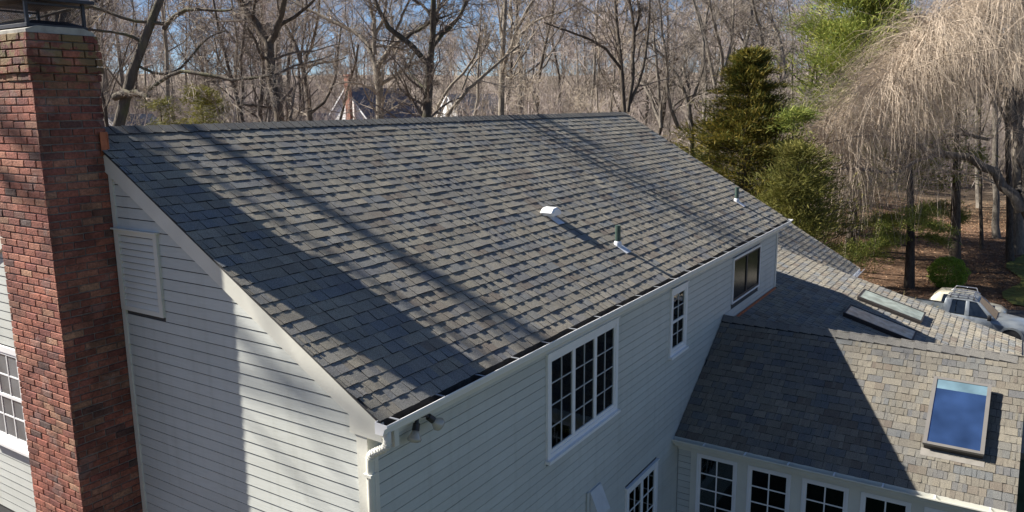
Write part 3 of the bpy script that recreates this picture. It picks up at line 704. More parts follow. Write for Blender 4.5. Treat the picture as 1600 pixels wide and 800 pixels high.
# copper step flashing where the chimney meets the roof
fl_ = MB()
fl_.prism([(CH0 - 0.035, (CH0 - 0.035) * TP - 0.02), (CH0 - 0.035, (CH0 - 0.035) * TP + 0.17), (CH0 + 0.30, (CH0 + 0.30) * TP + 0.17), (CH0 + 0.30, (CH0 + 0.30) * TP - 0.02)], 0.052, 0.062, yz)
fl_.box((-0.02, CH0 - 0.03, CH0 * TP - 0.06), (0.062, CH0 - 0.018, CH0 * TP + 0.17)).build('copper_flashing', M_COPPER, chim)

# ------------------------------------------------------------------ the wing with the big skylight
WRX, WRZ, WEX, WEZ = 9.60, -1.385, 7.23, -2.885       # ridge and eave of its west slope
WY0, WY1 = EW - 0.016, -4.62
wt = (WRZ - WEZ) / (WRX - WEX); WP = math.atan(wt)
wing = thing('house_wing', 'single-storey wing with big blue skylight and row of white windows', 'house wing', (9.6, -2.2, GZ))
wz = lambda x: WEZ + (x - WEX) * wt
WWX = 7.43
xz = lambda p, y: (p[0], y, p[1])
cw = MB(); cw.prism([(WWX + 0.006, GZ), (WWX + 0.006, wz(WWX) - 0.16), (WRX, WRZ - 0.12), (2*WRX - WWX, wz(WWX) - 0.16), (2*WRX - WWX, GZ)], WY1 + 0.12, WY0 + 0.0, xz)
wwall = cw.build('wall', M_SHADOWGAP, wing)
rw = MB(); rw.prism([(WEX, WEZ - 0.006), (WRX, WRZ - 0.006), (2*WRX - WEX, WEZ - 0.006), (2*WRX - WEX, WEZ - 0.05), (WRX, WRZ - 0.05), (WEX, WEZ - 0.05)], WY1, WY0, xz)
wroof = rw.build('roof', M_DECK, wing)
FW = frame((WEX, 0, WEZ), (0, -1, 0), (math.cos(WP), 0, math.sin(WP)))
slen = math.hypot(WRX - WEX, WRZ - WEZ); nW = 20; ex = slen / (nW - 0.05)
shingle_field(wroof, FW, -WY0, -WY1, nW, seed=51, wmin=0.17, wmax=0.33, expo=ex, thick=1.0, gap=0.006, darker=True)
FW2 = frame((2*WRX - WEX, 0, WEZ), (0, 1, 0), (-math.cos(WP), 0, math.sin(WP)))
shingle_field(wroof, FW2, WY1, WY0, nW, limit=0, seed=52, expo=ex, darker=True)
ridge_caps(wroof, (WRX, WY0, WRZ), (WRX, WY1, WRZ), WP, WP, sideA=(-1, 0, 0), step=0.20, w=0.17, seed=8, chunk=1.8)
gpw = [(-p[0], p[1]) for p in gp]
g = MB(); g.prism([(WEX + p[0] + 0.0, WEZ + p[1] + 0.005) for p in gp], WY1 - 0.02, WY0 + 0.004, xz); wg = g.build('gutter', M_TRIM, wing)
yy = -0.35
while yy > WY1:
    MB().box((WEX - 0.132, yy, WEZ - 0.004), (WEX - 0.004, yy - 0.02, WEZ + 0.006)).build('gutter_hanger', M_WHITE, wg); yy -= 0.66
MB().box((WEX + 0.004, WY1 + 0.05, WEZ - 0.16), (WEX + 0.03, WY0, WEZ - 0.02)).build('fascia', M_TRIM, wing)
MB().box((WEX + 0.03, WY1 + 0.05, WEZ - 0.18), (WWX, WY0, WEZ - 0.162)).build('soffit', M_TRIM, wing)
FWW = frame((WWX, 0, 0), (0, -1, 0), (0, 0, 1))
clapboards(wwall, FWW, lambda v, t: ((-WY0, 0.06),) * 2, -5.2, -3.08, 0.113, [], 6)
MB().box((-WY0, -3.17, 0.0), (4.5, -3.066, 0.024), FWW).build('frieze_board', M_TRIM, wing)
for i in range(5):
    u = 0.165 + i * 0.842
    MB().box((u - 0.105 if i == 0 else u - 0.165, GZ, 0.0), (u - 0.002, -3.1705, 0.02), FWW).build('mullion_post', M_TRIM, wing)
    window(wing, FWW, u, u + 0.675, -4.95, -3.172, cols=2, rows=6, cas=0.035, sill=False, proud=0.03, mun=0.02)
MB().box((0.165 + 5 * 0.842 - 0.165, GZ, 0.0), (4.5, -3.1705, 0.02), FWW).build('mullion_post', M_TRIM, wing)
# big skylight
def skylight(parent, F, u0, u1, v0, v1, h, pane, blind=False, name='skylight', fw=0.05, clad=M_CLAD):
    s = MB(); s.box((u0, v0, 0.0), (u1, v1, h - 0.02), F); sk = s.build(name, M_CURB, parent)
    f = MB()
    f.box((u0 - 0.012, v0 - 0.012, h - 0.035), (u0 + fw, v1 + 0.012, h + 0.012), F); f.box((u1 - fw, v0 - 0.012, h - 0.035), (u1 + 0.012, v1 + 0.012, h + 0.012), F)
    f.box((u0 + fw, v1 - fw * 0.8, h - 0.035), (u1 - fw, v1 + 0.012, h + 0.010), F); f.box((u0 + fw, v0 - 0.012, h - 0.035), (u1 - fw, v0 + fw * 0.8, h + 0.010), F)
    f.build('frame', clad, sk)
    vb = v1 - fw * 0.8 - (v1 - v0) * 0.14 if blind else v1 - fw * 0.8
    MB().box((u0 + fw, v0 + fw * 0.8, h - 0.02), (u1 - fw, vb, h + 0.0), F).build('pane', pane, sk)
    if blind: MB().box((u0 + fw, vb, h - 0.02), (u1 - fw, v1 - fw * 0.8, h + 0.0005), F).build('roller_blind_strip', plain('pale_blind_behind_glass', (0.12, 0.19, 0.23), 0.08, 0.25, 3.0, spec=0.9), sk)
    ap = MB(); ap.box((u0 - 0.03, v0 - 0.13, 0.010), (u1 + 0.03, v0 - 0.001, 0.0125), F); ap.build('apron_flashing', M_APRON, sk)
    return sk
vs0 = (7.86 - WEX) / math.cos(WP); vs1 = (9.03 - WEX) / math.cos(WP)
skylight(wing, FW, 3.42, 4.17, vs0 - 0.0, vs1 - 0.12, 0.14, M_SKYGLASS, True, fw=0.04)
# copper flashing up against the house wall
MB().box((WRX + 0.25, EW - 0.035, -1.61), (L - GX, EW - 0.026, -1.545)).build('copper_flashing', M_COPPER, wing)

# ------------------------------------------------------------------ low-pitched annex behind the wing
A_T = 0.30; AP = math.atan(A_T); AX1 = 17.0; AY0 = -4.65; AZ = lambda y: -1.592 + A_T * (y - EW)
annex = thing('annex', 'low-pitched annex behind the wing ridge with two flat skylights', 'house annex', (14, -2.2, GZ))
AYT = 3.9
ca = MB(); ca.prism([(AY0 + 0.2, GZ), (AY0 + 0.2, AZ(AY0 + 0.2) - 0.12), (0.1, AZ(0.1) - 0.12), (0.1, GZ)], 11.9, AX1 - 0.1, yz); awall = ca.build('wall', M_SIDING, annex)
ca = MB(); ca.prism([(0.1, GZ), (0.1, AZ(0.1) - 0.12), (AYT, AZ(AYT) - 0.12), (2*AYT - 0.1, AZ(0.1) - 0.12), (2*AYT - 0.1, GZ)], L, AX1 - 0.1, yz); ca.build('rear_wall', M_SIDING, annex)
ra = MB(); ra.prism([(AY0, AZ(AY0) - 0.006), (EW - 0.02, AZ(EW - 0.02) - 0.006), (EW - 0.02, AZ(EW - 0.02) - 0.08), (AY0, AZ(AY0) - 0.08)], 9.7, AX1, yz)
ra.prism([(EW - 0.02, AZ(EW - 0.02) - 0.006), (AYT, AZ(AYT) - 0.006), (2*AYT, AZ(0) - 0.006), (2*AYT, AZ(0) - 0.08), (AYT, AZ(AYT) - 0.08), (EW - 0.02, AZ(EW - 0.02) - 0.08)], L + 0.03, AX1, yz)
aroof = ra.build('roof', M_DECK, annex)
FA = frame((0, AY0, AZ(AY0)), (1, 0, 0), (0, math.cos(AP), math.sin(AP)))
va = (EW - 0.02 - AY0) / math.cos(AP)
def aclip(v): return (9.75 if v + EXPO < va else L + 0.03, AX1 + 0.012)
def avis(px, py): return (py < 494 + (px - 1130) * 0.1375) & (px > 1212)
shingle_field(aroof, FA, 9.75, AX1, int((AYT - AY0) / math.cos(AP) / EXPO), seed=61, clip=aclip, visible=avis)
ridge_caps(aroof, (L + 0.04, AYT, AZ(AYT)), (AX1, AYT, AZ(AYT)), AP, AP, sideA=(0, -1, 0), seed=12)
def vA(y): return (y - AY0) / math.cos(AP)
sA = skylight(annex, FA, 14.93, 15.80, vA(-2.66), vA(-1.30), 0.09, M_PALEPANE, fw=0.03, clad=M_CURB); sA['label'] = 'pale flat skylight farther from the house wall'
sB = skylight(annex, FA, 13.22, 14.02, vA(-2.66), vA(-1.30), 0.09, M_PALEPANE, fw=0.03, clad=M_CURB); sB['label'] = 'flat skylight half hidden behind the wing ridge'
MB().box((9.9, AY0 - 0.12, AZ(AY0) - 0.13), (AX1, AY0 - 0.004, AZ(AY0) - 0.02)).build('gutter', M_CLAD, annex)

# ------------------------------------------------------------------ far block with a steeper roof
BX0, BX1, BY0 = AX1 + 0.02, 20.4, -0.5
BZ0 = -2.34; BW = 4.45; BZ = lambda y: BZ0 + (y - BY0) * TP
block = thing('garage_block', 'far end block of the house with steep shingled roof and white gutter', 'house block', (18.7, 4, GZ))
cb = MB(); cb.prism([(BY0 + 0.25, GZ), (BY0 + 0.25, BZ(BY0 + 0.25) - 0.15), (BY0 + BW, BZ(BY0 + BW) - 0.15), (BY0 + 2*BW - 0.25, BZ(BY0 + 0.25) - 0.15), (BY0 + 2*BW - 0.25, GZ)], BX0 + 0.06, BX1 - 0.08, yz)
cb.build('wall', M_SIDING, block)
rb = MB(); rb.prism([(BY0, BZ0 - 0.006), (BY0 + BW, BZ(BY0 + BW) - 0.006), (BY0 + 2*BW, BZ0 - 0.006), (BY0 + 2*BW, BZ0 - 0.08), (BY0 + BW, BZ(BY0 + BW) - 0.08), (BY0, BZ0 - 0.08)], BX0, BX1, yz)
broof = rb.build('roof', M_DECK, block)
FB = frame((0, BY0, BZ0), (1, 0, 0), (0, CP, SP))
shingle_field(broof, FB, BX0, BX1 + 0.012, int(BW / CP / EXPO), limit=120, seed=71, visible=lambda px, py: (px > 1212) & (px < 1350) & (py < 388 + (px - 1214) * 0.375))
ridge_caps(broof, (BX0, BY0 + BW, BZ(BY0 + BW)), (BX1, BY0 + BW, BZ(BY0 + BW)), PITCH, PITCH, sideA=(0, -1, 0), seed=13)
g = MB(); g.prism([(BY0 + p[0], BZ0 + p[1]) for p in gp[::-1]], BX0, BX1 + 0.02, yz); g.build('gutter', M_WHITE, block)
rkb = MB(); rkb.prism([(BY0, BZ0 - 0.02), (BY0 + BW, BZ(BY0 + BW) - 0.02), (BY0 + BW, BZ(BY0 + BW) - 0.2), (BY0, BZ0 - 0.2)], BX1 - 0.06, BX1 - 0.02, yz); rkb.build('rake_board', M_TRIM, block)

# ------------------------------------------------------------------ trees
def unit(a): return a / (np.linalg.norm(a, axis=-1, keepdims=True) + 1e-9)
def sample(P, R, t, idx):
    n = P.shape[1]; x = t * (n - 1); i = np.minimum(x.astype(int), n - 2); f = (x - i)[:, None]
    return P[idx, i] * (1 - f) + P[idx, i + 1] * f, R[idx, i] * (1 - f[:, 0]) + R[idx, i + 1] * f[:, 0], unit(P[idx, i + 1] - P[idx, i])
def grow(r, P, R, m, tr, ang, lf, n, rf, up=0.12, wig=0.22, rmin=0.004, lmax=None, taper=0.3):
    """m child shoots on every parent of a batch"""
    B = len(P); idx = np.repeat(np.arange(B), m); N = len(idx)
    t = r.uniform(tr[0], tr[1], N); p, rad, T = sample(P, R, t, idx)
    plen = np.linalg.norm(np.diff(P, axis=1), axis=2).sum(1)[idx]
    a = r.normal(size=(N, 3)); perp = unit(np.cross(T, a)); an = np.radians(r.uniform(ang[0], ang[1], N))[:, None]
    d = unit(np.cos(an) * T + np.sin(an) * perp)
    ln = plen * lf * (1.15 - 0.65 * t) * r.uniform(0.65, 1.25, N)
    if lmax: ln = np.minimum(ln, lmax * r.uniform(0.6, 1.0, N))
    Q = np.empty((N, n, 3)); Q[:, 0] = p; st = (ln / (n - 1))[:, None]
    for i in range(1, n):
        Q[:, i] = Q[:, i - 1] + d * st
        d = unit(d + r.normal(size=(N, 3)) * wig + np.array([0, 0, up]))
    r0 = np.maximum(rad * rf * r.uniform(0.75, 1.05, N), rmin)
    RR = r0[:, None] * np.linspace(1, taper, n)[None]; RR = np.maximum(RR, rmin * 0.7)
    return Q, RR
def smooth_line(pts, n):
    pts = np.asarray(pts, float); d = np.concatenate([[0], np.cumsum(np.linalg.norm(np.diff(pts, axis=0), axis=1))]); x = np.linspace(0, d[-1], n)
    q = np.stack([np.interp(x, d, pts[:, i]) for i in range(pts.shape[1])], 1)
    for _ in range(2): q[1:-1] = 0.25 * q[:-2] + 0.5 * q[1:-1] + 0.25 * q[2:]
    return q

def generic_tree(seed, h, r0, bare=0.4, nl=11, dens=1.0, stems=1, tw=0.008, spread=1.0):
    """local coordinates, foot at the origin; returns wood and twig meshes"""
    r = np.random.default_rng(seed); n = 9; Ps, Rs = [], []
    for s in range(stems):
        z = np.linspace(-0.4, h * (1 if s == 0 else r.uniform(0.75, 0.95)), n); wob = np.cumsum(r.normal(size=(n, 2)) * h * 0.012, axis=0)
        lean = r.normal(size=2) * (0.03 if s == 0 else 0.16); P = np.stack([wob[:, 0] + lean[0] * z, wob[:, 1] + lean[1] * z, z], 1); P[0, :2] = P[1, :2] * 0.3
        Ps.append(P); Rs.append(r0 * (1 if s == 0 else 0.7) * np.linspace(1, 0.12, n) ** 0.85)
    P0 = np.array(Ps); R0 = np.array(Rs)
    P1, R1 = grow(r, P0, R0, nl, (bare, 0.96), (28, 62), 0.42 * spread, 7, 0.55, 0.16, 0.2)
    P2, R2 = grow(r, P1, R1, int(7 * dens), (0.15, 1.0), (25, 60), 0.48, 5, 0.5, 0.10, 0.24, tw)
    P3, R3 = grow(r, P2, R2, int(5 * dens), (0.1, 1.0), (25, 65), 0.55, 4, 0.5, 0.06, 0.25, tw * 0.8)
    P4, R4 = grow(r, P3, R3, 4, (0.1, 1.0), (20, 60), 0.62, 3, 0.6, 0.05, 0.25, tw * 0.7)
    wood = merge([tubes(P0, R0, 8), tubes(P1, R1, 5)])
    twig = merge([tubes(P2, R2, 4), tubes(P3, R3, 3), tubes(P4, R4, 3)])
    return wood, twig

def photo_tree(name, label, limbs, depth, seed, mat=M_BARKDARK, tmat=M_TWIGDARK, child=9, tw=0.006, lf=0.35, n2=6, n3=5, n4=2, lmax=4.0, group=None, twigs=True, foot=True):
    """a tree whose main limbs follow (px, py, width_px) polylines set at a real distance, with depth drift per limb"""
    r = np.random.default_rng(seed); b = at(limbs[0][0][0], limbs[0][0][1], depth); gz = ground_z(b[0], b[1])
    root = thing(name, label, 'tree', (b[0], b[1], gz), group)
    P0, R0 = [], []
    for li, lb in enumerate(limbs):
        drift = 0 if li == 0 else r.uniform(-0.13, 0.13) * depth * 0.55
        pts = []; rad = []
        for k, (x, y, w) in enumerate(lb):
            pts.append(at(x, y, depth + drift * (k / max(1, len(lb) - 1)) ** 1.2 if li else depth)); rad.append(w * depth / FPX / 2)
        if li == 0 and foot:
            pts.insert(0, np.array([b[0], b[1], gz - 0.3])); rad.insert(0, rad[0] * 1.35)
        q = smooth_line(np.column_stack([pts, rad]), 12); q[1:-1, :3] += r.normal(size=(10, 3)) * q[1:-1, 3:4] * 0.25
        P0.append(q[:, :3]); R0.append(q[:, 3])
    P0, R0 = np.array(P0), np.array(R0); start = 0.45
    tk = obj('trunk', fast_mesh('trunk', *tubes(P0, R0, 9), smooth=True), mat, root)
    if twigs:
        A, RA = grow(r, P0[:1], R0[:1], child, (0.62, 1.0), (30, 70), lf, 6, 0.4, 0.1, 0.25, tw, lmax) if foot else (None, None)
        Bp, RB = grow(r, P0[1:], R0[1:], child, (0.12, 1.0), (25, 70), lf * 1.5, 6, 0.42, 0.1, 0.25, tw, lmax) if len(P0) > 1 else (A, RA)
        P1, R1 = (np.concatenate([A, Bp]), np.concatenate([RA, RB])) if A is not None and len(P0) > 1 else (Bp, RB)
        P2, R2 = grow(r, P1, R1, n2, (0.1, 1.0), (25, 65), 0.55, 5, 0.55, 0.06, 0.26, tw)
        P3, R3 = grow(r, P2, R2, n3, (0.1, 1.0), (25, 65), 0.6, 4, 0.6, 0.04, 0.26, tw * 0.8)
        P4, R4 = grow(r, P3, R3, n4 + 1, (0.1, 1.0), (20, 60), 0.62, 2, 0.7, 0.03, 0.25, tw * 0.7)
        obj('crown', fast_mesh('crown', *merge([tubes(P1, R1, 5), tubes(P2, R2, 4), tubes(P3, R3, 3), tubes(P4, R4, 3)])), tmat, root)
    return root

photo_tree('bare_tree', 'leaning mossy tree with broken limb just right of the brick chimney',
    [[(150, 200, 20), (165, 175, 17), (182, 147, 15), (210, 100, 13), (232, 67, 12), (257, 45, 11), (267, 22, 11), (272, 0, 10.5), (278, -80, 10), (290, -220, 9), (300, -360, 7), (320, -520, 4)],
     [(180, 152, 12), (190, 148, 12), (203, 146, 11), (218, 147, 10), (232, 152, 8)],
     [(215, 150, 5), (232, 147, 5), (250, 125, 5), (270, 111, 6), (290, 107, 6), (337, 119, 6), (362, 127, 5), (400, 122, 3), (425, 117, 2)],
     [(257, 45, 8), (270, 25, 7), (300, 12, 6), (330, 18, 4), (362, 15, 3)],
     [(230, 70, 6), (205, 55, 5), (187, 50, 4), (177, 52, 4), (165, 48, 4), (127, 46, 3.5), (100, 40, 3)],
     [(262, 38, 6), (225, 30, 5), (195, 43, 4.5), (160, 3, 4.5), (120, 9, 5), (95, 18, 5), (64, 28, 4), (20, 32, 3), (-20, 40, 3)],
     [(278, -80, 8), (330, -160, 7), (370, -300, 6), (390, -460, 4)], [(282, -150, 7), (250, -260, 6), (230, -420, 4)],
     [(210, 100, 5), (245, 118, 4), (275, 118, 4), (330, 50, 3), (352, 48, 2)]], 15.5, 101, M_BARKMOSS, M_TWIG, child=7, tw=0.004, lf=0.3, lmax=2.6)
photo_tree('bare_tree', 'large tree behind the chimney, only its limbs showing above the cap',
    [[(95, 200, 30), (92, 100, 28), (86, 0, 26), (92, -150, 24), (100, -300, 18), (90, -480, 10)],
     [(90, -20, 12), (60, -60, 10), (20, -140, 8), (-40, -240, 5)],
     [(92, -60, 11), (130, -120, 10), (175, -220, 8), (220, -360, 5)],
     [(88, 60, 6), (112, 30, 5), (140, 5, 5), (190, -15, 4), (240, -20, 3)]], 16.5, 100, child=7, tw=0.005, lf=0.25, lmax=2.6)
photo_tree('bare_tree', 'dark thick-trunked tree forking in two above the left part of the ridge',
    [[(437, 190, 15), (432, 160, 14.5), (427, 130, 14), (422, 82, 14), (420, 67, 15)],
     [(420, 70, 13), (400, 37, 12), (382, 12, 11), (370, -5, 10), (350, -60, 8), (320, -140, 5)],
     [(421, 68, 11), (435, 45, 9), (442, 12, 8), (446, -40, 7), (452, -140, 4)],
     [(423, 90, 6), (412, 92, 5), (404, 80, 4), (398, 60, 4), (385, 40, 3)],
     [(430, 118, 5), (415, 115, 4), (395, 125, 4), (370, 122, 3), (330, 128, 2)],
     [(400, 37, 6), (392, 15, 5), (410, -30, 4), (420, -90, 3)],
     [(437, 40, 6), (470, 20, 5), (500, -10, 4), (540, -40, 3)]], 21.5, 102, child=8, lmax=3.4)
photo_tree('bare_tree', 'slim twin-stemmed dark tree left of the thick forked tree',
    [[(387, 192, 7), (377, 162, 6.5), (367, 135, 6), (352, 100, 5.5), (345, 75, 5), (338, 40, 4), (330, 0, 3.5), (322, -80, 2)],
     [(378, 165, 5), (382, 140, 4.5), (374, 110, 4), (380, 60, 3.5), (384, 20, 3)],
     [(366, 133, 5), (358, 118, 4), (340, 95, 3), (335, 60, 3)],
     [(378, 163, 3.5), (395, 165, 3), (428, 168, 2.5)]], 26, 103, child=9, tw=0.006, lmax=3)
photo_tree('bare_tree', 'grey tree whose trunk splits low in front of the far white house',
    [[(592, 185, 12), (591, 150, 11.5), (589, 110, 11), (588, 103, 12)],
     [(588, 105, 8.5), (580, 75, 8), (570, 60, 7), (550, 47, 6), (512, 30, 5), (470, 10, 4), (430, -15, 3)],
     [(586, 85, 7), (585, 50, 7), (586, 25, 6), (575, 0, 5), (568, -60, 4)],
     [(590, 104, 8.5), (600, 87, 7.5), (610, 75, 7), (625, 62, 6), (640, 52, 5), (667, 37, 4), (690, 20, 3)],
     [(593, 132, 6), (605, 127, 6), (620, 117, 5), (635, 105, 4), (655, 95, 3)],
     [(608, 76, 5), (618, 50, 4), (630, 20, 4), (650, -20, 3)],
     [(584, 55, 5), (600, 30, 4), (604, 0, 4), (610, -50, 3)],
     [(578, 76, 4), (595, 70, 4), (607, 76, 3), (640, 78, 3)]], 27, 104, M_BARK, M_TWIG, child=9, lmax=3.6)
photo_tree('bare_tree', 'tall dark ivy-flecked tree with wide spreading limbs behind mid ridge',
    [[(667, 184, 14), (667, 150, 13), (669, 120, 13), (672, 97, 14)],
     [(668, 100, 9), (660, 90, 9.5), (650, 77, 9), (630, 62, 9), (610, 45, 8), (595, 25, 6.5), (585, 0, 5.5), (570, -50, 4)],
     [(672, 100, 11), (675, 72, 10), (676, 50, 9), (676, 0, 8), (680, -80, 6), (690, -160, 4)],
     [(675, 74, 8), (682, 62, 7), (700, 47, 6), (720, 27, 6), (730, 0, 5), (740, -50, 4)],
     [(677, 50, 7), (684, 25, 6), (686, 0, 6), (690, -60, 4)],
     [(631, 62, 5), (645, 52, 5), (668, 37, 4), (690, 27, 3), (706, 22, 2)],
     [(677, 30, 5), (665, 12, 5), (655, 4, 4), (630, -10, 3)],
     [(650, 78, 5), (640, 95, 4), (635, 110, 3), (650, 125, 2.5), (665, 140, 2)]], 24, 105, M_BARKMOSS, M_TWIGDARK, child=9, lmax=3.6)
photo_tree('bare_tree', 'long pale stem leaning right from beside the ivy-flecked trunk',
    [[(676, 182, 7), (690, 168, 7), (706, 154, 7), (722, 142, 7), (750, 124, 6), (776, 106, 5), (800, 85, 4), (812, 70, 3)],
     [(683, 176, 5), (690, 150, 4.5), (708, 130, 4.5), (730, 108, 4), (745, 85, 4), (750, 55, 3)],
     [(722, 140, 3), (735, 105, 3), (757, 80, 2), (765, 50, 2)]], 25.5, 106, M_BARK, M_TWIG, child=7, lmax=2.6)
photo_tree('bare_tree', 'straight dark tree with steep pale limbs right of mid ridge',
    [[(783, 182, 10), (782, 150, 9.5), (781, 107, 9), (786, 75, 8), (789, 40, 7), (790, 0, 6), (792, -90, 4)],
     [(784, 112, 6), (790, 98, 6), (797, 80, 6), (805, 50, 5.5), (818, 24, 5), (834, 0, 4.5), (860, -40, 3)],
     [(800, 75, 4), (815, 50, 4), (840, 28, 3), (880, 20, 2.5), (905, 5, 2)],
     [(786, 75, 5), (780, 40, 4), (787, 10, 4), (795, -30, 3)],
     [(790, 120, 3), (797, 122, 3), (812, 112, 2)],
     [(805, 48, 4), (795, 20, 3.5), (800, -10, 3)]], 31, 107, M_BARK, M_TWIG, child=8, lmax=3.4)
photo_tree('bare_tree', 'many-stemmed dark tree rising at the far end of the ridge',
    [[(979, 185, 7), (977, 165, 7), (974, 150, 6.5), (972, 112, 6.5), (969, 67, 6), (962, 37, 5), (959, 0, 4.5), (955, -80, 3)],
     [(981, 175, 6), (986, 150, 6), (989, 105, 5.5), (992, 50, 5), (990, 30, 4.5), (982, 0, 4), (975, -60, 3)],
     [(984, 162, 5), (990, 148, 5), (997, 135, 4.5), (1007, 100, 4), (1012, 62, 3.5), (1016, 0, 3), (1020, -60, 2)],
     [(971, 108, 5), (957, 87, 4.5), (940, 70, 4), (912, 57, 3.5), (880, 47, 3), (850, 35, 2)],
     [(969, 66, 4), (955, 45, 4), (935, 25, 3), (905, 5, 3)],
     [(992, 50, 4), (1000, 25, 4), (996, 0, 3)],
     [(973, 160, 3), (968, 140, 3), (955, 130, 2), (940, 125, 2)]], 27, 108, M_BARKDARK, M_TWIGDARK, child=9, lmax=3.2)
photo_tree('bare_tree', 'pale clump of crossing stems left of the bronze cedar',
    [[(1084, 185, 8), (1083, 160, 7), (1078, 140, 7), (1062, 118, 5), (1050, 90, 5), (1030, 72, 4), (1005, 60, 3)],
     [(1082, 158, 5), (1090, 130, 4), (1103, 100, 4), (1100, 60, 4), (1090, 25, 3), (1080, -10, 3)],
     [(1060, 200, 6), (1052, 180, 6), (1047, 165, 5), (1040, 130, 5), (1045, 100, 4), (1035, 60, 4), (1030, 0, 3)],
     [(1034, 200, 6), (1022, 170, 5), (1012, 140, 5), (1000, 125, 4), (985, 95, 3)],
     [(1033, 200, 6), (1030, 150, 5), (1028, 110, 5), (1022, 70, 4), (1020, 20, 3)],
     [(1078, 140, 4), (1066, 105, 4), (1074, 85, 4), (1085, 70, 3)],
     [(1048, 170, 4), (1065, 155, 3), (1085, 147, 3), (1110, 146, 2)]], 34, 109, M_BARK, M_TWIG, child=8, lmax=3.2)
photo_tree('bare_tree', 'tall wavy pale stems rising behind the bronze cedar',
    [[(1122, 160, 7), (1119, 128, 6.5), (1114, 100, 6), (1108, 75, 6), (1101, 45, 5.5), (1092, 20, 5), (1082, 0, 4), (1070, -50, 3)],
     [(1126, 130, 6), (1131, 110, 5.5), (1130, 85, 5), (1120, 55, 5), (1112, 25, 4), (1108, -20, 3)],
     [(1126, 128, 6), (1135, 100, 5.5), (1143, 70, 5), (1146, 50, 5), (1137, 35, 4), (1118, 15, 4), (1100, 0, 3)],
     [(1146, 130, 5), (1145, 90, 5), (1144, 50, 5), (1146, 0, 4), (1148, -50, 3)],
     [(1157, 110, 5), (1162, 75, 5), (1170, 55, 4.5), (1176, 20, 4), (1178, -20, 3)],
     [(1193, 85, 5), (1190, 50, 4.5), (1180, 20, 4), (1172, -20, 3)],
     [(1222, 135, 6), (1230, 105, 5), (1220, 70, 5), (1210, 40, 5), (1198, 10, 4), (1190, -30, 3)]], 42, 110, M_BARK, M_TWIG, child=8, lmax=3.4, tw=0.008)
photo_tree('bare_tree', 'grey tree left of centre with low curving limbs over the ridge',
    [[(490, 200, 9), (484, 180, 8), (476, 150, 8), (480, 105, 7), (476, 85, 7), (468, 60, 6), (455, 40, 5), (440, 30, 4)],
     [(484, 178, 5), (497, 170, 5), (515, 150, 4), (525, 120, 4), (528, 80, 3.5), (533, 40, 3)],
     [(480, 105, 5), (500, 97, 4), (520, 97, 3), (540, 90, 2)],
     [(478, 95, 5), (490, 65, 4.5), (497, 30, 4), (500, -10, 3)],
     [(530, 195, 4), (538, 165, 4), (545, 130, 4), (555, 105, 3), (560, 70, 3)]], 33, 111, M_BARKDARK, M_TWIG, child=8, lmax=3.2)
# off to the sunny side, out of the picture but shading the gable and the lower roof
for k, (x, y, hgt, sd) in enumerate([(-2.7, 20.2, 27, 301)]):
    wd, tg = generic_tree(sd, hgt, 0.32, 0.6, 7, 0.7, 1, 0.012)
    t = thing('bare_tree', 'bare tree standing out of frame beyond the chimney side', 'tree', (x, y, GZ))
    o = obj('trunk', fast_mesh('trunk', *wd, smooth=True), M_BARKDARK, t); o.matrix_parent_inverse = I4
    o = obj('crown', fast_mesh('crown', *tg), M_TWIGDARK, t); o.matrix_parent_inverse = I4

# the wood behind ------------------------------------------------------
GEN = []
specs = [(11, 21, 0.24, 0.35, 12, 1.0, 1), (12, 18, 0.16, 0.45, 10, 1.0, 1), (13, 23, 0.27, 0.40, 12, 1.0, 1), (14, 16, 0.13, 0.30, 9, 1.0, 2),
         (15, 20, 0.18, 0.5, 10, 1.0, 1), (16, 14, 0.11, 0.25, 8, 1.0, 3), (17, 24, 0.24, 0.45, 12, 1.0, 1)]
WL = ['tall bare tree with spreading limbs among others in the wood behind the house', 'slim straight bare tree among others in the wood behind the house', 'tallest kind of bare tree with stout trunk in the wood behind the house',
      'two-stemmed slender bare tree in the wood behind the house', 'straight bare tree with a high narrow crown in the wood behind the house', 'small three-stemmed bare tree in the wood behind the house', 'very tall dark bare tree with a high crown in the wood behind the house']
for i, (sd, h, r0, ba, nl, de, stn) in enumerate(specs):
    wd, tg = generic_tree(sd, h, r0, ba, nl, de, stn, 0.012)
    t = thing('woodland_tree', WL[i], 'tree', (0, 0, 0), 'bare trees of the wood behind the house')
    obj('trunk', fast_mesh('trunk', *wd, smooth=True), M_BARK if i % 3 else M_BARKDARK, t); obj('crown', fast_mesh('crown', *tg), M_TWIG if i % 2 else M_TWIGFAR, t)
    GEN.append(t)
wr = np.random.default_rng(77); spots = []
def clear_view(px, d): return not ((475 < px < 665 and d < 122) or (690 < px < 770 and d < 100))
tries = 0
while len(spots) < 225 and tries < 20000:
    tries += 1
    d = 36 + 125 * wr.uniform() ** 0.9; px = wr.uniform(-60, 1640)
    p = CAM + d * ray(px, 164)
    if px > 1300 and d < 80: continue
    if px > 1180 and d < 55: continue
    if not clear_view(px, d): continue
    if any(math.hypot(p[0] - q[0], p[1] - q[1]) < 2.6 for q in spots): continue
    if p[1] > 0 and p[0] < 30 and d < 34: continue
    spots.append((p[0], p[1]))
for i, (x, y) in enumerate(spots):
    g = GEN[i % len(GEN)]; loc = (x, y, ground_z(x, y)); sc = wr.uniform(0.8, 1.15); rz = wr.uniform(0, 6.28)
    if i < len(GEN): g.location = loc; g.rotation_euler = (0, 0, rz); g.scale = (sc,) * 3
    else: dup(g, loc, rz, sc)

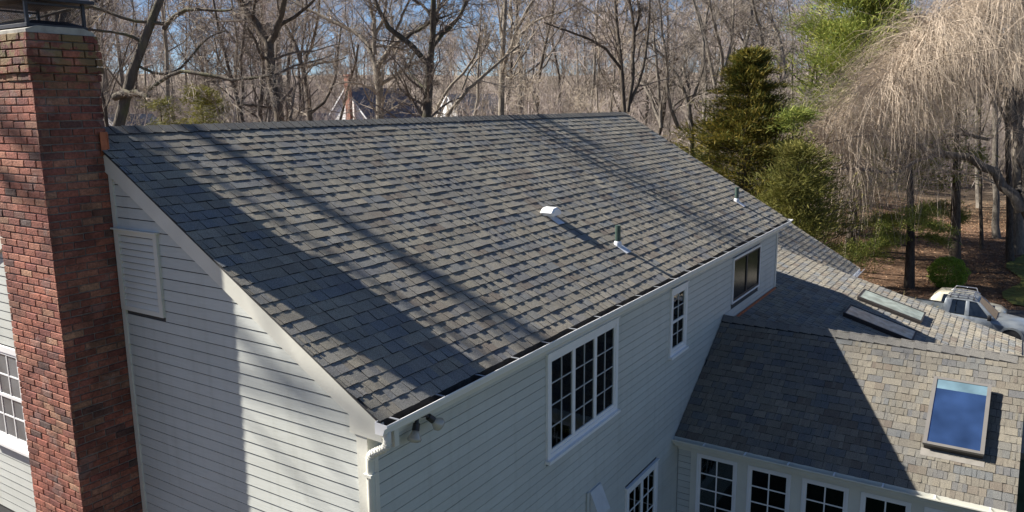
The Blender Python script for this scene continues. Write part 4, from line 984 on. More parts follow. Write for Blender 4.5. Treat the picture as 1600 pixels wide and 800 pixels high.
def far_woods():
    r = np.random.default_rng(5); protos = []
    for k in range(6):
        n = 6; h = r.uniform(15, 21); z = np.linspace(0, h, n); wob = np.cumsum(r.normal(size=(n, 2)) * 0.25, 0)
        P0 = np.stack([wob[:, 0], wob[:, 1], z], 1)[None]; R0 = (0.17 * np.linspace(1, 0.15, n))[None]
        P1, R1 = grow(r, P0, R0, 13, (0.3, 0.97), (25, 55), 0.36, 5, 0.5, 0.16, 0.2, 0.05)
        P2, R2 = grow(r, P1, R1, 6, (0.15, 1), (25, 60), 0.5, 3, 0.5, 0.08, 0.25, 0.045)
        P3, R3 = grow(r, P2, R2, 3, (0.15, 1), (25, 60), 0.75, 2, 0.6, 0.05, 0.2, 0.04)
        protos.append(merge([tubes(P0, R0, 4), tubes(P1, R1, 3), tubes(P2, R2, 3), tubes(P3, R3, 3)]))
    parts = []
    for i in range(310):
        d = 125 + 210 * r.uniform(); p = CAM + d * ray(r.uniform(-80, 1680), 164); a = r.uniform(0, 6.28); s = r.uniform(0.6, 1.0)
        V, F = protos[i % 6]; c, sn = math.cos(a), math.sin(a)
        parts.append(((V @ np.array([[c, sn, 0], [-sn, c, 0], [0, 0, 1]])) * s + np.array([p[0], p[1], ground_z(p[0], p[1])]), F))
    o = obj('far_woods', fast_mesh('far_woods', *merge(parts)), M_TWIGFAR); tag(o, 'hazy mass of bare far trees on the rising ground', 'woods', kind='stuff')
far_woods()
def brush():
    """thickets of thin saplings between the trunks: one mesh, set out many times"""
    r = np.random.default_rng(9); n = 5; meshes = []
    for k in range(3):
        N = 60; base = np.column_stack([r.uniform(-6, 6, (N, 2)), np.full(N, -0.4)]); h = r.uniform(2.5, 9.5, N)
        dr = unit(np.column_stack([r.normal(size=(N, 2)) * 0.2, np.ones(N)])); Q = np.empty((N, n, 3)); Q[:, 0] = base
        for i in range(1, n): Q[:, i] = Q[:, i-1] + dr * (h / (n-1))[:, None]; dr = unit(dr + r.normal(size=(N, 3)) * 0.13)
        R = (0.010 + 0.005 * h)[:, None] * np.linspace(1, 0.3, n)
        P2, R2 = grow(r, Q, R, 9, (0.25, 1), (20, 55), 0.38, 4, 0.5, 0.1, 0.25, 0.010); P3, R3 = grow(r, P2, R2, 5, (0.2, 1), (25, 60), 0.55, 2, 0.6, 0.05, 0.2, 0.009)
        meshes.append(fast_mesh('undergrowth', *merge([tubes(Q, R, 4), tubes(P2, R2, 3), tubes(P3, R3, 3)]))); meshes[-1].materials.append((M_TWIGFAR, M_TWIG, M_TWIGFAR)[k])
    root = None
    for i in range(170):
        d = 46 + 105 * r.uniform(); px = r.uniform(-60, 1640)
        if px > 1280 and d < 88: continue
        if px > 1150 and d < 60: continue
        if 455 < px < 790 and d < 118: continue
        p = CAM + d * ray(px, 164); o = obj('undergrowth' if root is None else 'thicket', meshes[i % 3], None)
        M = Matrix.Translation((p[0], p[1], ground_z(p[0], p[1]))) @ Matrix.Rotation(r.uniform(0, 6.28), 4, 'Z') @ Matrix.Scale(r.uniform(0.8, 1.25), 4)
        if root is None: root = o; o.matrix_basis = M; inv = M.inverted(); tag(o, 'thin brush and saplings filling the wood', 'undergrowth', kind='stuff')
        else: o.parent = root; o.matrix_parent_inverse = inv; o.matrix_basis = M
brush()

# evergreens ------------------------------------------------------------
def leaf_blades(P, D, ln, wd, r, bend=0.0):
    """one pointed blade (two triangles as a quad) per point P along D"""
    N = len(P); a = unit(np.cross(D, r.normal(size=(N, 3)))); L_ = ln[:, None]; W_ = wd[:, None]
    V = np.stack([P - a * W_ * 0.4, P + a * W_ * 0.4, P + D * L_ * 0.6 + a * W_, P + D * L_ - a * W_ * 0.2], 1).reshape(-1, 3)
    return V, np.arange(N * 4).reshape(-1, 4)
def conifer(name, label, base, h, rad, mat, seed, nb=70, per=120, ln=(0.10, 0.22), wd=0.05, droop=-0.05, bottom=0.05, power=0.8, bark=M_BARKDARK, clump=0.16, top_jit=0.1, lopside=None, flat=0.35):
    r = np.random.default_rng(seed); root = thing(name, label, 'tree', base)
    z = np.linspace(-0.3, h, 8); P0 = np.stack([np.cumsum(r.normal(size=8) * 0.05), np.cumsum(r.normal(size=8) * 0.05), z], 1)[None] + np.array(base)
    R0 = (h * 0.016 * np.linspace(1, 0.1, 8))[None]
    t = bottom + (1 - bottom) * r.uniform(size=nb) ** 0.9; t[:4] = 0.97; az = r.uniform(0, 6.283, nb)
    rr = rad * (1 - t) ** power * r.uniform(0.5, 1.2, nb) + 0.15
    if lopside is not None: rr *= 1 + 0.35 * np.cos(az - lopside)
    st = np.stack([np.interp(t * h, z, P0[0, :, 0]), np.interp(t * h, z, P0[0, :, 1]), base[2] + t * h], 1)
    n = 6; d = np.stack([np.cos(az), np.sin(az), np.full(nb, 0.25)], 1); d = unit(d); Q = np.empty((nb, n, 3)); Q[:, 0] = st
    for i in range(1, n): Q[:, i] = Q[:, i-1] + d * (rr / (n-1))[:, None]; d = unit(d + r.normal(size=(nb, 3)) * 0.12 + np.array([0, 0, droop]))
    RQ = np.maximum(0.05 * rr[:, None] / max(rad, 1) * np.linspace(1, 0.25, n), 0.008)
    obj('trunk', fast_mesh('trunk', *merge([tubes(P0, R0, 8), tubes(Q, RQ, 4)]), smooth=True), bark, root)
    N = nb * per; idx = np.repeat(np.arange(nb), per); s = r.uniform(0.15, 1.0, N) ** 0.75
    p, _, T = sample(Q, RQ, s, idx)
    # sub-sprays: points gather in tufts along each bough
    tuft = r.normal(size=(nb, 9, 3)) * np.array([1, 1, flat]); ti = r.integers(0, 9, N); spread = (clump * (0.5 + rr[idx] / rad))[:, None]
    tc = tuft[idx, ti] * spread * 1.5; s2 = (np.round(s * 9) / 9)
    p2, _, _ = sample(Q, RQ, np.clip(s2, 0, 1), idx)
    p = p2 + tc + r.normal(size=(N, 3)) * spread * np.array([0.75, 0.75, flat + 0.1])
    D = unit(T * 1.0 + r.normal(size=(N, 3)) * 0.42 + np.array([0, 0, 0.22]))
    V, F = leaf_blades(p, D, r.uniform(ln[0], ln[1], N), np.full(N, wd) * r.uniform(0.6, 1.2, N), r)
    obj('crown', fast_mesh('crown', V, F), mat, root)
    return root
def place(px, py_top, depth):
    p = at(px, py_top, depth); g = ground_z(p[0], p[1]); return (p[0], p[1], g), p[2] - g
b, h = place(1176, 82, 33); conifer('red_cedar', 'bronze-green cedar rising behind the far end of the roof', b, h, 6.2, M_CEDAR, 401, nb=340, per=220, ln=(0.14, 0.34), wd=0.024, droop=0.015, clump=0.22, power=0.88, bottom=0.2, flat=0.15)
b, h = place(1362, -110, 52); conifer('white_pine', 'tall bright green pine behind the weeping tree', b, h, 6.6, M_PINE, 402, nb=240, per=420, ln=(0.25, 0.55), wd=0.04, droop=0.03, clump=0.40, power=0.45, bottom=0.18, flat=0.4)
b, h = place(1252, 232, 28); conifer('juniper', 'feathery olive juniper between the cedar and the weeping tree', b, h, 1.7, M_OLIVE, 403, nb=110, per=210, ln=(0.14, 0.32), wd=0.02, droop=0.06, clump=0.3, power=0.55, bottom=0.05)
b, h = place(1236, 172, 31); conifer('young_pine', 'small bright green pine showing between cedar and juniper', b, h, 1.3, M_PINE, 404, nb=45, per=150, ln=(0.16, 0.34), wd=0.024, clump=0.28, power=0.5)
b, h = place(1322, 140, 60); conifer('juniper', 'olive shrubby evergreen below the tall bright pine', b, h, 3.2, M_OLIVE, 405, nb=90, per=240, ln=(0.2, 0.42), wd=0.03, clump=0.34, power=0.5)
# a pine whose only green is low, bright boughs in front of dark trunks
def bough_pine(name, label, px, py, depth, boughs, seed, topy=150, w=14):
    r = np.random.default_rng(seed); p = at(px, py, depth); gz = ground_z(p[0], p[1]); root = thing(name, label, 'tree', (p[0], p[1], gz))
    top = at(px + r.uniform(-15, 15), topy, depth); mid = at(px + 2, (py + topy) / 2, depth)
    q = smooth_line(np.column_stack([[np.array([p[0], p[1], gz - 0.3]), p, mid, top], np.array([1.25, 1, 0.75, 0.3]) * w * depth / FPX / 2]), 9)
    P = [tubes(q[None, :, :3], q[None, :, 3], 9)]; lv = []
    for (bx, by, dz, sz) in boughs:
        e = at(bx, by, depth + dz); s = at(px, by - 8, depth); m = (s + e) / 2 + np.array([0, 0, 0.35])
        qq = smooth_line([s, m, e], 6); P.append(tubes(qq[None], np.linspace(0.06, 0.015, 6)[None], 5))
        N = int(1500 * sz); t = r.uniform(0.3, 1.1, N) ** 0.8; c = np.stack([np.interp(np.clip(t, 0, 1), np.linspace(0, 1, 6), qq[:, k]) for k in range(3)], 1)
        tf = r.normal(size=(14, 3)) * np.array([0.55, 0.55, 0.2]) * sz; c = c + tf[r.integers(0, 14, N)] + r.normal(size=(N, 3)) * np.array([0.2, 0.2, 0.11])
        lv.append(leaf_blades(c, unit(r.normal(size=(N, 3)) + np.array([0, 0, 0.5])), r.uniform(0.16, 0.34, N), np.full(N, 0.03), r))
    obj('trunk', fast_mesh('trunk', *merge(P), smooth=True), M_BARKDARK, root); obj('crown', fast_mesh('crown', *merge(lv)), M_PINE, root)
bough_pine('white_pine', 'dark-trunked pine with bright low boughs behind the annex roof', 1422, 440, 47, [(1350, 350, 0, 0.9), (1375, 378, -1, 1.0), (1310, 392, -1, 0.8), (1440, 340, -1, 0.9), (1470, 360, 1, 0.8), (1395, 355, -2, 0.9), (1480, 380, -1, 0.4), (1330, 405, 0, 0.7)], 411)
bough_pine('white_pine', 'thick dark pine trunk above the round clipped shrub', 1492, 432, 51, [(1500, 345, 1, 0.5), (1460, 330, 2, 0.8), (1440, 255, 2, 0.9), (1530, 250, 2, 0.9)], 412, w=17)
for k, (px, py, dp, w, lab) in enumerate([(1532, 410, 58, 5, 'thin dark trunk right of the thick pine trunk'), (1556, 400, 62, 10, 'pale trunk at the back of the clearing'), (1577, 432, 54, 10, 'brown trunk rising just behind the pickup windscreen'), (1528, 372, 78, 8, 'pale twin trunk far back in the clearing'), (1590, 400, 56, 16, 'thick pale trunk at the right edge behind the pickup')]):
    photo_tree('bare_tree', lab, [[(px, py, w), (px + 1, py - 100, w * 0.9), (px - 3, py - 220, w * 0.8), (px + 4, py - 380, w * 0.6), (px, py - 560, w * 0.3)], [(px - 2, py - 230, w * 0.5), (px - 25, py - 300, w * 0.4), (px - 40, py - 380, w * 0.25)], [(px + 2, py - 200, w * 0.5), (px + 25, py - 280, w * 0.4), (px + 30, py - 390, w * 0.2)]], dp, 420 + k, M_BARK if k in (1, 3, 4) else M_BARKDARK, M_TWIG, child=7, n3=4, n4=2, lmax=4)

def weeping():
    r = np.random.default_rng(55); dp = 46.0; b = at(1622, 430, dp); gz = ground_z(b[0], b[1])
    root = thing('weeping_tree', 'huge weeping tree with curtains of pale pinkish twigs', 'tree', (b[0], b[1], gz))
    limbs = [[(1622, 430, 22), (1616, 350, 20), (1604, 300, 19), (1597, 230, 17), (1588, 180, 15)],
             [(1596, 330, 17), (1570, 285, 15), (1545, 255, 14), (1520, 242, 13), (1490, 243, 12), (1460, 243, 11), (1430, 226, 9), (1405, 205, 7), (1380, 180, 6), (1358, 158, 4)],
             [(1584, 190, 14), (1577, 150, 13), (1558, 125, 12), (1530, 98, 11), (1505, 88, 9), (1480, 80, 8), (1466, 60, 7), (1458, 45, 5), (1430, 22, 4)],
             [(1530, 98, 7), (1527, 70, 6), (1532, 45, 6), (1545, 35, 5), (1548, 10, 5), (1545, -30, 4)],
             [(1545, 218, 5), (1510, 210, 6), (1485, 210, 6), (1468, 216, 5), (1455, 228, 4)],
             [(1460, 243, 7), (1435, 250, 6), (1415, 262, 5), (1395, 272, 5), (1345, 262, 4), (1290, 265, 3)],
             [(1585, 185, 14), (1600, 120, 12), (1620, 60, 10), (1640, 0, 7)],
             [(1590, 300, 12), (1640, 250, 10), (1690, 200, 8), (1740, 170, 5)],
             [(1500, 90, 6), (1470, 88, 5), (1440, 95, 4), (1415, 110, 4), (1395, 130, 3)],
             [(1440, 226, 6), (1410, 222, 5), (1375, 212, 4), (1335, 212, 3), (1290, 225, 3)],
             [(1584, 200, 9), (1570, 60, 8), (1540, 0, 6), (1510, -40, 4)],
             [(1590, 220, 10), (1610, 40, 8), (1580, -60, 6), (1520, -110, 4)]]
    drift = [0, 1.5, -1.0, -2.5, 1.0, -3.0, 2, 1, -4, -2.5, 3.5, -2]
    P0, R0 = [], []
    for li, lb in enumerate(limbs):
        pts = [at(x, y, dp + drift[li] * (k / (len(lb) - 1))) for k, (x, y, w) in enumerate(lb)]; rad = [w * dp / FPX / 2 for *_, w in lb]
        if li == 0: pts.insert(0, np.array([b[0], b[1], gz - 0.3])); rad.insert(0, rad[0] * 1.3)
        q = smooth_line(np.column_stack([pts, rad]), 14); q[1:-1, :3] += r.normal(size=(12, 3)) * q[1:-1, 3:4] * 0.35; P0.append(q[:, :3]); R0.append(q[:, 3])
    P0, R0 = np.array(P0), np.array(R0)
    P1, R1 = grow(r, P0[1:], R0[1:], 11, (0.2, 1.0), (25, 75), 0.35, 6, 0.4, 0.02, 0.25, 0.014, 4.8)
    obj('trunk', fast_mesh('trunk', *merge([tubes(P0, R0, 9), tubes(P1, R1, 5)]), smooth=True), M_BARK, root)
    # long arching boughs fill the dome, every one hung with strands
    ex = np.array([1240, 1255, 1285, 1340, 1390, 1430, 1470, 1540, 1660]); ey = np.array([300, 245, 192, 150, 108, 50, 5, -50, -110])
    limb = P0[1:].reshape(-1, 3); hub = P0[0, -1]; BR = []
    for k in range(215):
        x = r.uniform(1252, 1660); top = np.interp(x, ex, ey); y = top + abs(r.normal()) * 100
        if y > 310: y = r.uniform(top, 310)
        e = at(x, y, dp + r.normal() * 3.2); dd = np.linalg.norm(limb - e, axis=1) + 6 * (limb[:, 2] > e[2] + 1.5); s = limb[np.argmin(dd)]
        m1 = s * 0.6 + e * 0.4 + np.array([0, 0, 0.16 * np.linalg.norm(e - s) + 0.3]); m2 = s * 0.25 + e * 0.75 + np.array([0, 0, 0.12 * np.linalg.norm(e - s) + 0.25])
        q = smooth_line([s, m1, m2, e], 7); q[1:-1] += r.normal(size=(5, 3)) * 0.12; BR.append(q)
    P2 = np.array(BR); R2 = np.linspace(0.045, 0.012, 7)[None] * r.uniform(0.6, 1.2, (len(BR), 1))
    m = 42; idx = np.repeat(np.arange(len(P2)), m); N = len(idx); tt = r.uniform(0.25, 1.0, N); p, _, T = sample(P2, R2, tt, idx)
    outw = p - hub; outw[:, 2] = 0; outw = unit(outw)
    d = unit(T * 0.4 + outw * 0.25 + r.normal(size=(N, 3)) * 0.45 + np.array([0, 0, 0.12])); n = 6; ln = r.uniform(1.4, 5.6, N); Q = np.empty((N, n, 3)); Q[:, 0] = p
    for i in range(1, n):
        Q[:, i] = Q[:, i-1] + d * (ln / (n-1))[:, None]; d = unit(d * 0.85 + r.normal(size=(N, 3)) * 0.08 + np.array([0, 0, -0.42]) + outw * 0.03)
    RQ = np.full((N, n), 0.0078) * np.linspace(1, 0.55, n)
    S, RS = grow(r, Q, RQ, 1, (0.15, 0.8), (15, 40), 0.4, 4, 0.8, -0.3, 0.15, 0.0055)
    obj('crown', fast_mesh('crown', *merge([tubes(P2, R2, 3), tubes(Q, RQ, 3), tubes(S, RS, 3)])), M_WEEP, root)
weeping()

def ball_shrub(name, label, c, rad, mat, seed, n=7000, ln=(0.05, 0.12), sq=0.9):
    r = np.random.default_rng(seed); g = ground_z(c[0], c[1]); root = thing(name, label, 'shrub', (c[0], c[1], g)); cz = g + rad * sq
    d = unit(r.normal(size=(n, 3))); lob = 1 + 0.06 * r.normal(size=n) * (r.uniform(size=n) < 0.25) + 0.10 * np.sin(d[:, 0] * 7 + 1) * np.cos(d[:, 1] * 6) + 0.05 * np.sin(d[:, 2] * 9 + d[:, 0] * 5)
    rr = rad * lob * (1 - 0.25 * r.uniform(size=n) ** 2.5); p = d * rr[:, None] * np.array([1, 1, sq]) + np.array([c[0], c[1], cz])
    V, F = leaf_blades(p, unit(d * 0.8 + r.normal(size=(n, 3)) * 0.7), r.uniform(*ln, n), np.full(n, 0.04), r)
    obj('crown', fast_mesh('crown', V, F), mat, root)
    P = np.array([[[c[0], c[1], g - 0.1], [c[0], c[1], cz * 0.5 + g * 0.5], [c[0] + 0.1, c[1], cz]]]); obj('stem', fast_mesh('stem', *tubes(P, np.array([[0.08, 0.06, 0.03]]), 7)), M_BARKDARK, root)
p = at(1481, 430, 47.0); ball_shrub('clipped_shrub', 'round bright green clipped shrub behind the pickup', p, 1.0, M_BOX, 431)
for k, (px, py, dp, rd, lab) in enumerate([(253, 182, 38, 1.1, 'low yellow-green shrub left of two others above the ridge'), (312, 176, 36, 1.5, 'tallest yellow-green shrub just above the ridge'), (340, 182, 40, 1.1, 'small yellow-green shrub right of two others above the ridge')]):
    p = at(px, py, dp); g = ground_z(p[0], p[1]); hh_ = p[2] + rd * 0.7 - g
    conifer('evergreen_shrub', lab, (p[0], p[1], g), hh_, rd, M_OLIVE, 440 + k, nb=70, per=110, ln=(0.14, 0.3), wd=0.022, clump=0.2, power=0.4)

def litter():
    r = np.random.default_rng(15); N = 9000; px = r.uniform(1290, 1640, N); d = r.uniform(40, 80, N)
    P = np.array([CAM + dd * ray(x, 164) for dd, x in zip(d, px)]); P[:, 2] = [ground_z(x, y) + 0.03 for x, y in P[:, :2]]
    keep = ~((P[:, 0] > 30.5) & (P[:, 0] < 44) & (P[:, 1] < 2.1)); P = P[keep]; N = len(P)
    V, F = leaf_blades(P, unit(np.column_stack([r.normal(size=(N, 2)), r.normal(size=N) * 0.3 + 0.1])), r.uniform(0.08, 0.17, N), r.uniform(0.03, 0.06, N), r)
    tag(obj('leaf_litter', fast_mesh('leaf_litter', V, F), M_LITTER), 'brown fallen leaves strewn over the clearing', 'fallen leaves', kind='stuff')
litter()

# ------------------------------------------------------------------ neighbours' houses
M_NWHITE = plain('white_house_paint', (0.86, 0.86, 0.86), 0.6, 0.03, 1.0); M_NROOF = plain('blue_grey_roof', (0.12, 0.135, 0.175), 0.9, 0.25, 2.5); M_NBRICK = plain('far_brick', (0.30, 0.14, 0.10), 0.9, 0.2, 3)
def far_house(name, label, px, py_ridge, depth, length, span, rise, wall_h, yaw, chimney=True, nwin=6, wallmat=M_NWHITE, lean_to=True):
    """gable house; px, py give the near ridge end"""
    e = at(px, py_ridge, depth); root = thing(name, label, 'house', (e[0], e[1], ground_z(e[0], e[1])))
    c, s = math.cos(yaw), math.sin(yaw); T = Matrix(((c, -s, 0, e[0]), (s, c, 0, e[1]), (0, 0, 1, e[2]), (0, 0, 0, 1)))   # x along the ridge, y across
    g = ground_z(e[0], e[1]) - e[2] - 1.0; hs = span / 2
    w = MB(); w.prism([(-hs, g), (-hs, -rise), (0, -0.1), (hs, -rise), (hs, g)], 0.0, length, lambda p, x: tuple(T @ Vector((x, p[0], p[1])))); w.build('wall', wallmat, root)
    for sd in (-1, 1):
        r1 = MB(); ov = 0.35; sl = rise / hs
        r1.prism([(0, 0.06), (sd * (hs + ov), -(hs + ov) * sl + 0.06), (sd * (hs + ov), -(hs + ov) * sl - 0.10), (0, -0.10)], -0.25, length + 0.25, lambda p, x: tuple(T @ Vector((x, p[0], p[1])))); r1.build('roof', M_NROOF, root)
        t = MB(); t.prism([(0, 0.0), (sd * (hs + ov), -(hs + ov) * sl), (sd * (hs + ov), -(hs + ov) * sl - 0.3), (0, -0.3)], -0.33, -0.27, lambda p, x: tuple(T @ Vector((x, p[0], p[1])))); t.build('rake_board', M_NWHITE, root)
    if chimney: 
        k = MB(); k.box((-0.9, -1.5, g), (-0.34, -0.6, 1.6), T); k.box((-0.98, -1.58, 1.6), (-0.26, -0.52, 1.85), T); k.build('chimney', M_NBRICK, root)
    for i in range(nwin):
        x = 1.0 + (length - 2.0) * i / max(1, nwin - 1)
        f = MB(); f.box((x - 0.5, -hs - 0.05, -rise - 1.75), (x + 0.5, -hs - 0.002, -rise - 0.45), T); wn_ = f.build('window', M_NWHITE, root)
        MB().box((x - 0.4, -hs - 0.07, -rise - 1.65), (x + 0.4, -hs - 0.052, -rise - 0.55), T).build('pane', M_GLASS, wn_)
    return root
far_house('neighbour_house', 'white neighbour house with blue-grey roof and brick end chimney', 541, 137, 116, 12.5, 8.5, 4.4, 5.6, math.radians(-3))
far_house('neighbour_house', 'small white gable left of the neighbour house with chimney', 478, 178, 112, 7.0, 4.2, 2.2, 3.5, math.radians(20), False, 3)
far_house('neighbour_house', 'pale house glimpsed through trunks right of mid ridge', 700, 147, 130, 9.0, 7.0, 3.2, 5.5, math.radians(-25), False, 4)
far_house('neighbour_house', 'low grey-roofed building glimpsed just right of the chimney', 168, 180, 60, 4.0, 4.5, 1.6, 3.0, math.radians(10), False, 2)

# ------------------------------------------------------------------ pickup truck and the car behind it
def paint(name, col, metallic=0.6):
    m, nt, b = nodes(name); c = ramp(nt, noise(nt, 3, 3), [(0.3, tuple(x * 0.94 for x in col)), (0.7, col)]); nt.links.new(c, b.inputs['Base Color'])
    b.inputs['Metallic'].default_value = metallic; b.inputs['Roughness'].default_value = 0.38; b.inputs['Coat Weight'].default_value = 0.5; b.inputs['Coat Roughness'].default_value = 0.08
    return m
M_SILVER = paint('silver_paint', (0.30, 0.33, 0.355), 0.45); M_CREAM = paint('cream_paint', (0.50, 0.47, 0.37), 0.0)
M_TYRE = plain('tyre_rubber', (0.02, 0.02, 0.02), 0.9); M_RIM = plain('alloy_rim', (0.5, 0.5, 0.52), 0.3, metallic=0.9); M_AUTOGLASS = glass_mat('car_glass', (0.01, 0.014, 0.02), 0.03, 0.0, 0.9)
M_PLASTIC = plain('black_plastic', (0.025, 0.025, 0.027), 0.55); M_LENS = plain('lamp_lens', (0.7, 0.7, 0.72), 0.1, spec=0.9); M_RED = plain('red_lens', (0.4, 0.02, 0.02), 0.15)
def loft(mb, secs, M, close=True):
    """secs: rings of equal length"""
    n = len(secs[0]); V = [p for s in secs for p in s]; F = []
    for k in range(len(secs) - 1): F += [(k*n+i, k*n+(i+1) % n, (k+1)*n+(i+1) % n, (k+1)*n+i) for i in range(n)]
    F += [tuple(range(n))[::-1], tuple(range((len(secs)-1)*n, len(secs)*n))]
    mb.add(V, F, M)
def bevel(o, w=0.02, seg=2):
    m = o.modifiers.new('bevel', 'BEVEL'); m.width = w; m.segments = seg; m.limit_method = 'ANGLE'; m.angle_limit = math.radians(28)
    o.data.polygons.foreach_set('use_smooth', np.ones(len(o.data.polygons), bool))
    return o
def wheel(root, M, x, y, r, side):
    t = MB(); pr = [(-0.12, r * 0.62), (-0.125, r * 0.9), (-0.09, r), (0.09, r), (0.125, r * 0.9), (0.12, r * 0.62)]; n = 28
    V = [(x + p[1] * math.cos(2*math.pi*i/n), y + p[0], r + p[1] * math.sin(2*math.pi*i/n)) for i in range(n) for p in pr]; k = len(pr)
    t.add(V, [(i*k+j, i*k+(j+1) % k, ((i+1) % n)*k+(j+1) % k, ((i+1) % n)*k+j) for i in range(n) for j in range(k)], M); w = t.build('wheel', M_TYRE, root, smooth=False)
    h = MB(); yo = y + side * 0.09
    for i in range(6):
        a = 2*math.pi*i/6
        for s in (0,):
            c = np.array([math.cos(a), 0, math.sin(a)]); q = np.array([-math.sin(a), 0, math.cos(a)]) * 0.035; o_ = np.array([x, yo, r])
            v = [o_ + c * 0.04 + q, o_ + c * 0.04 - q, o_ + c * r * 0.6 - q, o_ + c * r * 0.6 + q]; h.add([tuple(p) for p in v] + [tuple(p + np.array([0, side * 0.02, 0])) for p in v], [(0,1,2,3), (7,6,5,4), (0,4,5,1), (1,5,6,2), (2,6,7,3), (3,7,4,0)], M)
    n2 = 24; V = []
    for rr_, yy_ in ((r * 0.62, -0.02), (r * 0.62, 0.03), (r * 0.54, 0.03), (r * 0.54, -0.02)): V += [(x + rr_ * math.cos(2*math.pi*i/n2), yo + side * yy_, r + rr_ * math.sin(2*math.pi*i/n2)) for i in range(n2)]
    h.add(V, [(k_*n2+i, k_*n2+(i+1) % n2, ((k_+1) % 4)*n2+(i+1) % n2, ((k_+1) % 4)*n2+i) for k_ in range(4) for i in range(n2)], M); h.build('rim', M_RIM, w)

